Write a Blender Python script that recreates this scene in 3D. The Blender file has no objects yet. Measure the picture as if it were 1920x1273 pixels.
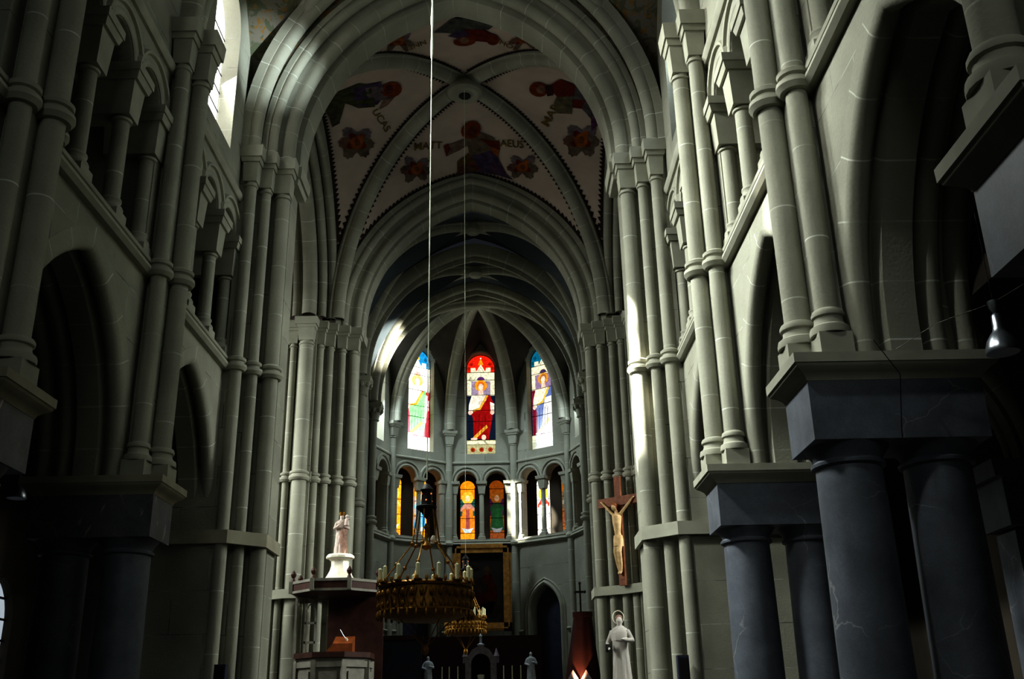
import bpy, math, random
from mathutils import Vector, Matrix
from mathutils.geometry import tessellate_polygon
random.seed(7)
PI = math.pi
C = bpy.context.scene.collection
V = Vector

# ------------------------------------------------------------------ materials
def nodes(name):
    m = bpy.data.materials.new(name); m.use_nodes = True
    nt = m.node_tree; nt.nodes.clear()
    out = nt.nodes.new('ShaderNodeOutputMaterial')
    return m, nt, out
def N(nt, t, **kw):
    n = nt.nodes.new(t)
    for k, v in kw.items():
        if k in n.inputs: n.inputs[k].default_value = v
        else: setattr(n, k, v)
    return n
def rgb(c): return (c[0], c[1], c[2], 1)
def ramp(nt, fac, stops):
    r = nt.nodes.new('ShaderNodeValToRGB'); e = r.color_ramp.elements
    e[0].position, e[0].color = stops[0][0], rgb(stops[0][1])
    e[1].position, e[1].color = stops[1][0], rgb(stops[1][1])
    for p, c in stops[2:]:
        x = e.new(p); x.color = rgb(c)
    nt.links.new(fac, r.inputs['Fac']); return r.outputs['Color']
def mixc(nt, fac, a, b, mode='MIX'):
    n = nt.nodes.new('ShaderNodeMix'); n.data_type = 'RGBA'; n.blend_type = mode
    for s, v in ((n.inputs[0], fac), (n.inputs[6], a), (n.inputs[7], b)):
        if hasattr(v, 'is_linked'): nt.links.new(v, s)
        else: s.default_value = v if not isinstance(v, tuple) else rgb(v)
    return n.outputs[2]
def bsdf(nt, out, col, rough=.8, metal=0, bump=None, spec=.3):
    b = nt.nodes.new('ShaderNodeBsdfPrincipled')
    if hasattr(col, 'is_linked'): nt.links.new(col, b.inputs['Base Color'])
    else: b.inputs['Base Color'].default_value = rgb(col)
    b.inputs['Roughness'].default_value = rough; b.inputs['Metallic'].default_value = metal
    b.inputs['Specular IOR Level'].default_value = spec
    if bump is not None:
        bn = nt.nodes.new('ShaderNodeBump'); bn.inputs['Strength'].default_value = .25; bn.inputs['Distance'].default_value = .02
        nt.links.new(bump, bn.inputs['Height']); nt.links.new(bn.outputs[0], b.inputs['Normal'])
    nt.links.new(b.outputs[0], out.inputs[0]); return b
def position(nt): return nt.nodes.new('ShaderNodeNewGeometry').outputs['Position']
def stone(name, base, joint, mode, bw=1.15, rh=.62, mortar=.011, var=.12):
    m, nt, out = nodes(name); P = position(nt)
    n1 = N(nt, 'ShaderNodeTexNoise', Scale=.9, Detail=6.0); nt.links.new(P, n1.inputs['Vector'])
    n2 = N(nt, 'ShaderNodeTexNoise', Scale=28.0, Detail=4.0); nt.links.new(P, n2.inputs['Vector'])
    d = tuple(x*(1-var*1.6) for x in base); l = tuple(min(1, x*(1+var)) for x in base)
    col = ramp(nt, n1.outputs['Fac'], [(.3, d), (.7, l)])
    col = mixc(nt, .25, col, ramp(nt, n2.outputs['Fac'], [(.3, (.75, .75, .75)), (.7, (1, 1, 1))]), 'MULTIPLY')
    if mode == 'pos':
        s = N(nt, 'ShaderNodeSeparateXYZ'); nt.links.new(P, s.inputs[0])
        a = N(nt, 'ShaderNodeMath', operation='ADD'); nt.links.new(s.outputs[0], a.inputs[0]); nt.links.new(s.outputs[1], a.inputs[1])
        c = N(nt, 'ShaderNodeCombineXYZ'); nt.links.new(a.outputs[0], c.inputs[0]); nt.links.new(s.outputs[2], c.inputs[1])
        w = bw
    else:
        u = N(nt, 'ShaderNodeUVMap'); s = N(nt, 'ShaderNodeSeparateXYZ'); nt.links.new(u.outputs[0], s.inputs[0])
        oi = N(nt, 'ShaderNodeObjectInfo'); a = N(nt, 'ShaderNodeMath', operation='ADD')
        nt.links.new(s.outputs[0], a.inputs[0]); nt.links.new(oi.outputs['Random'], a.inputs[1])
        k = N(nt, 'ShaderNodeMath', operation='ADD'); nt.links.new(s.outputs[1], k.inputs[0]); k.inputs[1].default_value = 30.5
        c = N(nt, 'ShaderNodeCombineXYZ'); nt.links.new(a.outputs[0], c.inputs[1]); nt.links.new(k.outputs[0], c.inputs[0])
        w = 500.0
    br = N(nt, 'ShaderNodeTexBrick', Scale=1.0, **{'Mortar Size': mortar, 'Mortar Smooth': .25, 'Brick Width': w, 'Row Height': rh, 'Bias': 0.0})
    br.inputs['Color1'].default_value = (1, 1, 1, 1); br.inputs['Color2'].default_value = (.9, .9, .9, 1) if mode == 'pos' else (1, 1, 1, 1)
    nt.links.new(c.outputs[0], br.inputs['Vector'])
    col = mixc(nt, 1.0, col, br.outputs['Color'], 'MULTIPLY') if mode == 'pos' else col
    f = N(nt, 'ShaderNodeMath', operation='MULTIPLY'); nt.links.new(br.outputs['Fac'], f.inputs[0])
    n3 = N(nt, 'ShaderNodeTexNoise', Scale=1.7); nt.links.new(P, n3.inputs['Vector'])
    r3 = N(nt, 'ShaderNodeMapRange', **{'From Min': .38, 'From Max': .62, 'To Min': .15, 'To Max': .95}); nt.links.new(n3.outputs['Fac'], r3.inputs[0]); nt.links.new(r3.outputs[0], f.inputs[1])
    col = mixc(nt, f.outputs[0], col, joint)
    bsdf(nt, out, col, .85, 0, n2.outputs['Fac'], .2)
    return m
def marble(name, base, vein, scale=1.0, flecks=False):
    m, nt, out = nodes(name); P = position(nt)
    n1 = N(nt, 'ShaderNodeTexNoise', Scale=2.2, Detail=8.0, Roughness=.65); nt.links.new(P, n1.inputs['Vector'])
    col = ramp(nt, n1.outputs['Fac'], [(.3, tuple(x*.7 for x in base)), (.7, tuple(x*1.25 for x in base))])
    nd = N(nt, 'ShaderNodeTexNoise', Scale=1.3, Detail=5.0); nt.links.new(P, nd.inputs['Vector'])
    dm = mixc(nt, .35, P, nd.outputs['Color'], 'LINEAR_LIGHT')
    vo = N(nt, 'ShaderNodeTexVoronoi', feature='DISTANCE_TO_EDGE', Scale=1.1*scale); nt.links.new(dm, vo.inputs['Vector'])
    vm = N(nt, 'ShaderNodeMapRange', **{'From Min': 0.0, 'From Max': .009, 'To Min': 1.0, 'To Max': 0.0}); nt.links.new(vo.outputs['Distance'], vm.inputs[0])
    n4 = N(nt, 'ShaderNodeTexNoise', Scale=1.1, Detail=3.0); nt.links.new(P, n4.inputs['Vector'])
    r4 = N(nt, 'ShaderNodeMapRange', **{'From Min': .5, 'From Max': .68, 'To Min': 0.0, 'To Max': .75}); nt.links.new(n4.outputs['Fac'], r4.inputs[0])
    f = N(nt, 'ShaderNodeMath', operation='MULTIPLY'); nt.links.new(vm.outputs[0], f.inputs[0]); nt.links.new(r4.outputs[0], f.inputs[1])
    n5 = N(nt, 'ShaderNodeTexNoise', Scale=60.0, Detail=2.0); nt.links.new(P, n5.inputs['Vector'])
    col = mixc(nt, .35, col, ramp(nt, n5.outputs['Fac'], [(.35, (.6, .6, .6)), (.65, (1, 1, 1))]), 'MULTIPLY')
    col = mixc(nt, f.outputs[0], col, vein)
    if flecks:                                           # short slanting pale streaks
        s = N(nt, 'ShaderNodeSeparateXYZ'); nt.links.new(P, s.inputs[0])
        def mad(a, k, b=None):
            q = N(nt, 'ShaderNodeMath', operation='MULTIPLY_ADD'); nt.links.new(a, q.inputs[0]); q.inputs[1].default_value = k
            if b is not None: nt.links.new(b, q.inputs[2])
            else: q.inputs[2].default_value = 0
            return q.outputs[0]
        xy = N(nt, 'ShaderNodeMath', operation='ADD'); nt.links.new(s.outputs[0], xy.inputs[0]); nt.links.new(s.outputs[1], xy.inputs[1])
        u = mad(s.outputs[2], -3.2, mad(xy.outputs[0], 9.0)); v = mad(s.outputs[2], 2.6, mad(xy.outputs[0], .6))
        cv = N(nt, 'ShaderNodeCombineXYZ'); nt.links.new(u, cv.inputs[0]); nt.links.new(v, cv.inputs[1])
        nf = N(nt, 'ShaderNodeTexNoise', Scale=1.0, Detail=2.0); nt.links.new(cv.outputs[0], nf.inputs['Vector'])
        mf = N(nt, 'ShaderNodeMapRange', **{'From Min': .64, 'From Max': .74, 'To Min': 0.0, 'To Max': .8}); nt.links.new(nf.outputs['Fac'], mf.inputs[0])
        col = mixc(nt, mf.outputs[0], col, vein)
    bsdf(nt, out, col, .5, 0, None, .35)
    return m
def plain(name, base, rough=.7, metal=0, var=.15, scale=6.0, spec=.3):
    m, nt, out = nodes(name); P = position(nt)
    n1 = N(nt, 'ShaderNodeTexNoise', Scale=scale, Detail=5.0); nt.links.new(P, n1.inputs['Vector'])
    col = ramp(nt, n1.outputs['Fac'], [(.3, tuple(x*(1-var) for x in base)), (.7, tuple(min(1, x*(1+var)) for x in base))])
    bsdf(nt, out, col, rough, metal, None, spec); return m
def foliage_paint(name, base):
    m, nt, out = nodes(name); P = position(nt)
    n1 = N(nt, 'ShaderNodeTexNoise', Scale=3.2, Detail=5.0, Distortion=1.2); nt.links.new(P, n1.inputs['Vector'])
    n2 = N(nt, 'ShaderNodeTexNoise', Scale=5.0, Detail=4.0, Distortion=1.5); nt.links.new(P, n2.inputs['Vector'])
    g = ramp(nt, n1.outputs['Fac'], [(.5, base), (.54, (.10, .11, .07))])
    f = N(nt, 'ShaderNodeMapRange', **{'From Min': .58, 'From Max': .6}); nt.links.new(n2.outputs['Fac'], f.inputs[0])
    bsdf(nt, out, mixc(nt, f.outputs[0], g, (.22, .13, .04)), .85); return m
def glass(col, e, name=None):
    """backlit coloured glass: glows with daylight, with leaded mottling"""
    key = 'stained_glass_%02x%02x%02x_%d' % (*[int(min(1, x)*255) for x in col], int(e*10))
    if key in bpy.data.materials: return bpy.data.materials[key]
    m, nt, out = nodes(key); P = position(nt)
    n1 = N(nt, 'ShaderNodeTexNoise', Scale=9.0, Detail=4.0); nt.links.new(P, n1.inputs['Vector'])
    vo = N(nt, 'ShaderNodeTexVoronoi', feature='DISTANCE_TO_EDGE', Scale=5.5); nt.links.new(P, vo.inputs['Vector'])
    vm = N(nt, 'ShaderNodeMapRange', **{'From Min': .0, 'From Max': .03, 'To Min': .35, 'To Max': 1.0}); nt.links.new(vo.outputs['Distance'], vm.inputs[0])
    c = ramp(nt, n1.outputs['Fac'], [(.3, tuple(x*.72 for x in col)), (.7, tuple(x*1.2 for x in col))])
    em = N(nt, 'ShaderNodeEmission'); nt.links.new(c, em.inputs[0])
    k = N(nt, 'ShaderNodeMath', operation='MULTIPLY'); nt.links.new(vm.outputs[0], k.inputs[0]); k.inputs[1].default_value = e; nt.links.new(k.outputs[0], em.inputs[1])
    gl = N(nt, 'ShaderNodeBsdfGlossy', Roughness=.25); gl.inputs[0].default_value = (.05, .05, .05, 1)
    ad = N(nt, 'ShaderNodeAddShader'); nt.links.new(em.outputs[0], ad.inputs[0]); nt.links.new(gl.outputs[0], ad.inputs[1]); nt.links.new(ad.outputs[0], out.inputs[0])
    return m
def emit(name, col, e):
    m, nt, out = nodes(name); em = N(nt, 'ShaderNodeEmission', Strength=e); em.inputs[0].default_value = rgb(col)
    P = position(nt); n1 = N(nt, 'ShaderNodeTexNoise', Scale=2.0); nt.links.new(P, n1.inputs['Vector'])
    nt.links.new(ramp(nt, n1.outputs['Fac'], [(.3, tuple(x*.85 for x in col)), (.7, col)]), em.inputs[0])
    nt.links.new(em.outputs[0], out.inputs[0]); return m

ST = (.335, .333, .275); JT = (.58, .59, .54)
M = dict(
    wall=stone('ashlar wall stone', ST, (.47, .47, .42), 'pos', 1.3, .78, .007),
    shaft=stone('dressed shaft stone', ST, JT, 'uv', 1, 1.12, .010),
    arch=stone('voussoir stone', ST, JT, 'uv', 1, .62, .010),
    plain=plain('carved stone', ST, .85, 0, .1, 3.0, .2),
    brown=plain('sandstone moulding', (.33, .31, .24), .85, 0, .12, 3.0, .2),
    marble=marble('grey marble', (.125, .137, .162), (.36, .36, .36)),
    marbled=marble('veined marble', (.12, .12, .135), (.42, .36, .32), .8, True),
    vault=plain('painted vault plaster', (.46, .385, .33), .9, 0, .08, 1.5, .1),
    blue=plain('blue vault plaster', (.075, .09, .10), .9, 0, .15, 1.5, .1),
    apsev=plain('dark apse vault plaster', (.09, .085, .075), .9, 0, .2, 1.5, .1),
    folia=foliage_paint('foliage painted plaster', (.17, .155, .125)),
    dark=plain('shade-darkened plaster', (.07, .06, .048), .9, 0, .2, 1.0, .1),  # shade of aisles and gallery passage put into the plaster colour
    floor=plain('stone floor', (.07, .065, .06), .6, 0, .2, 1.0),
    black=plain('black iron', (.012, .011, .011), .6),
    gold=plain('gilded brass', (.24, .125, .022), .5, .5, .35, 22.0),
    goldframe=plain('gilt frame', (.36, .19, .05), .5, .2, .3, 8.0),
    candle=plain('cream wax', (.72, .70, .46), .6, 0, .1),
    wood=plain('cross wood', (.21, .075, .035), .6, 0, .3, 9.0),
    flesh=plain('painted carving', (.52, .36, .19), .6, 0, .2, 9.0),
    pulpitwood=plain('grey pulpit wood', (.20, .19, .16), .6, 0, .2, 5.0),
    redwood=plain('red brown boards', (.05, .019, .013), .6, 0, .3, 5.0),
    bookwood=plain('orange wood', (.22, .065, .018), .5, 0, .3, 5.0),
    white=plain('white painted plaster', (.78, .74, .62), .35, 0, .08, 6.0, .5),
    statue=plain('polychrome statue', (.55, .45, .40), .6, 0, .3, 12.0),
    monk=plain('pale habit', (.42, .39, .36), .8, 0, .06, 3.0),
    marblew=plain('white marble statue', (.50, .52, .55), .6, 0, .15, 8.0),
    red=plain('dark red cloth', (.032, .007, .006), .9, 0, .25, 4.0),
    silver=plain('spun aluminium', (.42, .45, .50), .3, .85, .1, 4.0, .5),
    wire=plain('braided wire', (.70, .74, .62), .5, 0, .1, 30.0),
    tabern=plain('marble tabernacle', (.26, .22, .24), .5, 0, .2, 8.0),
    canvas=plain('old dark canvas', (.012, .008, .007), .6, 0, .5, 2.0),
    navypanel=plain('dark blue door', (.03, .035, .06), .6, 0, .2, 3.0),
)
def paintm(col):
    key = 'fresco_%02x%02x%02x' % tuple(int(x*255) for x in col)
    return bpy.data.materials.get(key) or plain(key, col, .9, 0, .35, 5.0, .05)

# ------------------------------------------------------------------ mesh builder
class MB:
    def __init__(s): s.v = []; s.f = []; s.uv = []; s.mi = []; s.cur = 0
    def face(s, idx, uv=None): s.f.append(tuple(idx)); s.uv.append(uv); s.mi.append(s.cur)
    def add(s, pts): b = len(s.v); s.v += [tuple(p) for p in pts]; return b
    def box(s, c, d, rz=0, top=None):
        """box centred c, size d; top=(sx,sy) scales the lower end (negative taper cushion)"""
        hx, hy, hz = d[0]/2, d[1]/2, d[2]/2; t = top or (1, 1); cs, sn = math.cos(rz), math.sin(rz); P = []
        for z, (a, b) in ((-hz, t), (hz, (1, 1))):
            for x, y in ((-hx, -hy), (hx, -hy), (hx, hy), (-hx, hy)):
                x *= a; y *= b; P.append((c[0]+x*cs-y*sn, c[1]+x*sn+y*cs, c[2]+z))
        b = s.add(P)
        for f in ((0, 3, 2, 1), (4, 5, 6, 7), (0, 1, 5, 4), (1, 2, 6, 5), (2, 3, 7, 6), (3, 0, 4, 7)): s.face([b+i for i in f])
        return s
    def prism(s, poly, z0, z1):
        n = len(poly); b = s.add([(x, y, z0) for x, y in poly]+[(x, y, z1) for x, y in poly]); L = 0
        for i in range(n):
            j = (i+1) % n; l = math.dist(poly[i], poly[j])
            s.face([b+i, b+j, b+n+j, b+n+i], [(z0, L), (z0, L+l), (z1, L+l), (z1, L)]); L += l
        s.face([b+i for i in reversed(range(n))]); s.face([b+n+i for i in range(n)]); return s
    def lathe(s, c, prof, n=20, a0=0, a1=2*PI, sq=1):
        """profile [(r,z)] revolved about the vertical through c"""
        full = abs(a1-a0-2*PI) < 1e-6; m = n if full else n+1; rows = []
        for r, z in prof:
            rows.append(s.add([(c[0]+r*math.cos(a0+(a1-a0)*k/n), c[1]+r*sq*math.sin(a0+(a1-a0)*k/n), c[2]+z) for k in range(m)]))
        L = 0
        for i in range(len(prof)-1):
            l = math.dist(prof[i], prof[i+1])
            for k in range(n):
                k2 = (k+1) % m
                s.face([rows[i]+k, rows[i]+k2, rows[i+1]+k2, rows[i+1]+k], [(c[2]+prof[i][1], k*.05), (c[2]+prof[i][1], k*.05+.05), (c[2]+prof[i+1][1], k*.05+.05), (c[2]+prof[i+1][1], k*.05)])
            L += l
        if full:
            if prof[0][0] > 1e-4: s.face([rows[0]+k for k in reversed(range(n))])
            if prof[-1][0] > 1e-4: s.face([rows[-1]+k for k in range(n)])
        return s
    def sweep(s, prof, path, closed=False, loop=False, caps=True):
        """prof [(a,b)]; path [(P, A, B)] -> P + a*A + b*B"""
        n = len(prof); rows = []; L = 0; Ls = []; prev = None; pl = [0]
        for i in range(1, n+1): pl.append(pl[-1]+math.dist(prof[i-1], prof[i % n]))
        for P, A, B in path:
            if prev is not None: L += (V(P)-prev).length
            prev = V(P); Ls.append(L); rows.append(s.add([V(P)+V(A)*a+V(B)*b for a, b in prof]))
        R = len(rows); m = n if closed else n-1
        for i in range(R if loop else R-1):
            i2 = (i+1) % R; l2 = Ls[i2] if i2 else L+.1
            for k in range(m):
                k2 = (k+1) % n
                s.face([rows[i]+k, rows[i]+k2, rows[i2]+k2, rows[i2]+k], [(Ls[i], pl[k]), (Ls[i], pl[k+1]), (l2, pl[k+1]), (l2, pl[k])])
        if closed and caps and not loop:
            s.face([rows[0]+k for k in range(n)]); s.face([rows[-1]+k for k in reversed(range(n))])
        return s
    def tube(s, pts, r, n=8, loop=False):
        pts = [V(p) for p in pts]; path = []; K = len(pts)
        rr = r if isinstance(r, (list, tuple)) else [r]*K
        A = None; rows = []; L = 0; Ls = []
        for i, p in enumerate(pts):
            t = (pts[(i+1) % K] if (i < K-1 or loop) else p) - (pts[i-1] if (i or loop) else p)
            t.normalize()
            if A is None: A = t.orthogonal().normalized()
            A = (A-t*A.dot(t)).normalized(); B = t.cross(A)
            if i: L += (p-pts[i-1]).length
            Ls.append(L)
            rows.append(s.add([p+(A*math.cos(2*PI*k/n)+B*math.sin(2*PI*k/n))*rr[i] for k in range(n)]))
        for i in range(K if loop else K-1):
            i2 = (i+1) % K
            for k in range(n):
                k2 = (k+1) % n; l2 = Ls[i2] if i2 else L+.1
                s.face([rows[i]+k, rows[i]+k2, rows[i2]+k2, rows[i2]+k], [(Ls[i], k*.05), (Ls[i], k*.05), (l2, k*.05), (l2, k*.05)])
        if not loop:
            s.face([rows[0]+k for k in reversed(range(n))]); s.face([rows[-1]+k for k in range(n)])
        return s
    def loft(s, secs, n=16, caps=True):
        """secs: (centre, rx, ry[, lobes, amp]) horizontal ellipses"""
        rows = []
        for q in secs:
            c, rx, ry = q[:3]; lb, am = (q[3], q[4]) if len(q) > 3 else (0, 0)
            rows.append(s.add([(c[0]+rx*(1+am*math.cos(lb*2*PI*k/n+.4))*math.cos(2*PI*k/n), c[1]+ry*(1+am*math.cos(lb*2*PI*k/n+.4))*math.sin(2*PI*k/n), c[2]) for k in range(n)]))
        for i in range(len(rows)-1):
            for k in range(n):
                k2 = (k+1) % n; s.face([rows[i]+k, rows[i]+k2, rows[i+1]+k2, rows[i+1]+k])
        if caps: s.face([rows[0]+k for k in reversed(range(n))]); s.face([rows[-1]+k for k in range(n)])
        return s
    def ball(s, c, r, n=12, m=8):
        r3 = r if isinstance(r, tuple) else (r, r, r)
        prof = [(math.sin(PI*i/m), -math.cos(PI*i/m)) for i in range(m+1)]
        rows = [s.add([(c[0]+r3[0]*a*math.cos(2*PI*k/n), c[1]+r3[1]*a*math.sin(2*PI*k/n), c[2]+r3[2]*z) for k in range(n)]) for a, z in prof]
        for i in range(m):
            for k in range(n):
                k2 = (k+1) % n; s.face([rows[i]+k, rows[i]+k2, rows[i+1]+k2, rows[i+1]+k])
        return s
    def grid(s, fn, nu, nv):
        b = s.add([fn(i/nu, j/nv) for i in range(nu+1) for j in range(nv+1)])
        for i in range(nu):
            for j in range(nv):
                a = b+i*(nv+1)+j; s.face([a, a+1, a+nv+2, a+nv+1])
        return s
    def panel(s, outer, holes, fn, t):
        """flat slab with holes; fn(a,b,depth)->point"""
        loops = [outer]+holes; flat = [p for l in loops for p in l]
        tris = tessellate_polygon([[V((a, b, 0)) for a, b in l] for l in loops])
        f = s.add([fn(a, b, 0) for a, b in flat]); k = s.add([fn(a, b, t) for a, b in flat])
        for tr in tris:
            s.face([f+i for i in tr]); s.face([k+i for i in reversed(tr)])
        o = 0
        for l in loops:
            n = len(l)
            for i in range(n):
                j = (i+1) % n; s.face([f+o+i, f+o+j, k+o+j, k+o+i])
            o += n
        return s
    def poly(s, pts): b = s.add(pts); s.face(range(b, b+len(pts))); return s

ORG = {}
def build(mb, name, mats, parent=None, smooth=35):
    o0 = ORG[parent.name] if parent else V((0, 0, 0))
    me = bpy.data.meshes.new(name)
    me.from_pydata([V(p)-o0 for p in mb.v], [], mb.f)
    uvl = me.uv_layers.new(name='UVMap'); i = 0
    for f, uv in zip(mb.f, mb.uv):
        for k in range(len(f)):
            if uv: uvl.data[i].uv = uv[k]
            i += 1
    for m in (mats if isinstance(mats, (list, tuple)) else [mats]): me.materials.append(M[m] if isinstance(m, str) else m)
    if any(mb.mi): me.polygons.foreach_set('material_index', mb.mi)
    import bmesh
    bm = bmesh.new(); bm.from_mesh(me); bmesh.ops.recalc_face_normals(bm, faces=bm.faces); bm.to_mesh(me); bm.free()
    if smooth:
        me.polygons.foreach_set('use_smooth', [True]*len(me.polygons)); me.set_sharp_from_angle(angle=math.radians(smooth))
    me.update()
    o = bpy.data.objects.new(name, me); C.objects.link(o)
    if parent: o.parent = parent
    ORG[o.name] = o0
    return o
def thing(name, label, cat, loc=(0, 0, 0), group=None):
    o = bpy.data.objects.new(name, None); C.objects.link(o); o.location = loc; o.empty_display_size = .2
    o['label'] = label; o['category'] = cat
    if group: o['group'] = group
    ORG[o.name] = V(loc); return o
def tag(o, label, cat, group=None):
    o['label'] = label; o['category'] = cat
    if group: o['group'] = group
    return o
def struct(mb, name, mats, parent=None, smooth=35):
    o = build(mb, name, mats, parent, smooth)
    if not parent: o['kind'] = 'structure'
    return o
TR = [0]
def trim(mb, mats, smooth=40):
    TR[0] += 1; return struct(mb, 'trim_%d' % TR[0], mats, None, smooth)
def dup(root, loc, label=None):
    r = root.copy(); C.objects.link(r); r.location = loc; ORG[r.name] = V(loc)
    if label: r['label'] = label
    for ch in list(root.children):
        c = ch.copy(); C.objects.link(c); c.parent = r
        for g in list(ch.children):
            d = g.copy(); C.objects.link(d); d.parent = c
    return r

# ------------------------------------------------------------------ curves
def pointed(half, rise, z0, n=14, zs=None):
    """two-centred arch as [(t, z, nt, nz)] from -half to half; starts at zs when the arch is stilted"""
    R = (rise*rise+half*half)/(2*half); c = R-half; L = []
    a1 = math.atan2(rise, c) if c > 1e-6 else PI/2
    for i in range(n+1):
        a = a1*i/n; x = R*math.cos(a)-c; z = R*math.sin(a)
        nx, nz = math.cos(a), math.sin(a)
        if i == n: k = 1/max(nz, .3); nx, nz = 0, k
        L.append((x, z0+z, nx, nz))
    if zs is not None and zs < z0: L.insert(0, (half, zs, 1, 0))
    return [(-x, z, -nx, nz) for x, z, nx, nz in L]+[q for q in reversed(L[:-1])]
def archz(t, half, rise, z0):
    R = (rise*rise+half*half)/(2*half); c = R-half; q = R*R-(abs(t)+c)**2
    return z0+math.sqrt(max(q, 0))
def rollpts(c, r, a0, a1, n=8): return [(c[0]+r*math.cos(a0+(a1-a0)*i/n), c[1]+r*math.sin(a0+(a1-a0)*i/n)) for i in range(n+1)]
def arch_sweep(mb, arch, prof, along, fixed):
    """arch along axis 'x' or 'y'; prof [(depth on the other axis, radial)]"""
    path = []
    for t, z, nt, nz in arch:
        if along == 'x': path.append(((t, 0, z), (0, 1, 0), (nt, 0, nz)))
        else: path.append(((0, fixed+t, z), (1, 0, 0), (0, nt, nz)))
    mb.sweep(prof, path); return mb
def plan_sweep(mb, prof, pts, loop=False):
    """mould prof [(outward, z)] along plan polyline pts; outward is to the right of travel"""
    n = len(pts); path = []
    for i, p in enumerate(pts):
        p = V((p[0], p[1], 0)); a = V((*pts[(i-1) % n], 0)) if (i or loop) else None; b = V((*pts[(i+1) % n], 0)) if (i < n-1 or loop) else None
        d1 = (p-a).normalized() if a is not None else (b-p).normalized(); d2 = (b-p).normalized() if b is not None else d1
        n1 = V((d1.y, -d1.x, 0)); n2 = V((d2.y, -d2.x, 0)); m = (n1+n2)
        if m.length < .2: m = n1.copy()
        m.normalize(); k = 1/max(m.dot(n1), .35)
        path.append((p, m*k, V((0, 0, 1))))
    return mb.sweep(prof, path, closed=True, loop=loop)
def circle(cx, cy, r, a0, a1, n): return [(cx+r*math.cos(a0+(a1-a0)*i/n), cy+r*math.sin(a0+(a1-a0)*i/n)) for i in range(n+1)]
def base_prof(r): return [(r*1.75, 0), (r*1.78, .05), (r*1.7, .10), (r*1.35, .13), (r*1.2, .19), (r*1.22, .22), (r*1.42, .24), (r*1.45, .28), (r*1.3, .32), (r*1.02, .34)]
M['cler_left'] = emit('bright_window_glass', (1, 1, .95), 3.6); M['cler_right'] = emit('pale_window_glass', (.8, .92, 1), .8)
M['leadglass'] = emit('hazy_lead_glass', (.62, .70, .78), .55); M['rose'] = emit('assumed_rose_glass', (.8, .9, .9), 1.2)
M['trans_left'] = emit('transept_window_glass', (1, 1, .95), 2.0); M['trans_right'] = emit('transept_pale_glass', (.8, .92, 1), 1.0)
M['lampdot'] = emit('lantern_glow', (1, .35, .1), .7)
M['mantle'] = plain('brown rose mantle', (.26, .15, .11), .6, 0, .35, 14.0)
FIGS = dict(matt=((.23, 27.88), (.0174, -.0033), (-.0009, .025)), mattL=((-1.7, 27.88), (.0163, .0083), (-.0017, .02)), mattR=((1.7, 27.86), (.017, -.0075), (0, .02)),
    luke=((-2.88, 24.32), (.0144, .0067), (-.0038, .0275)), lukeM=((-3.36, 26.1), (.0151, .0067), (-.0023, .0175)), mark=((2.84, 24.5), (.0152, -.005), (.0013, .0275)),
    markM=((3.47, 26.1), (.0157, -.0058), (.0009, .0187)), john=((.23, 22.02), (.0144, -.0017), (-.0011, .0287)), johnL=((-1.63, 21.62), (.0126, .0117), (-.0041, .0363)), johnR=((1.69, 21.56), (.0136, -.0133), (.0008, .04)),
    tM=((-1.27, 27.16), (.0164, .005), (-.0015, .02)), tM2=((1.26, 27.12), (.0168, -.0042), (-.0002, .0212)), tL=((-2.56, 25.6), (.0152, .0067), (-.0026, .0225)), tR=((2.54, 25.5), (.0157, -.0058), (.0007, .0225)),
    tJ=((-1.23, 22.22), (.0137, .0067), (-.0032, .0337)), tJ2=((1.18, 22.2), (.0144, -.0058), (-.0001, .035)))
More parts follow.
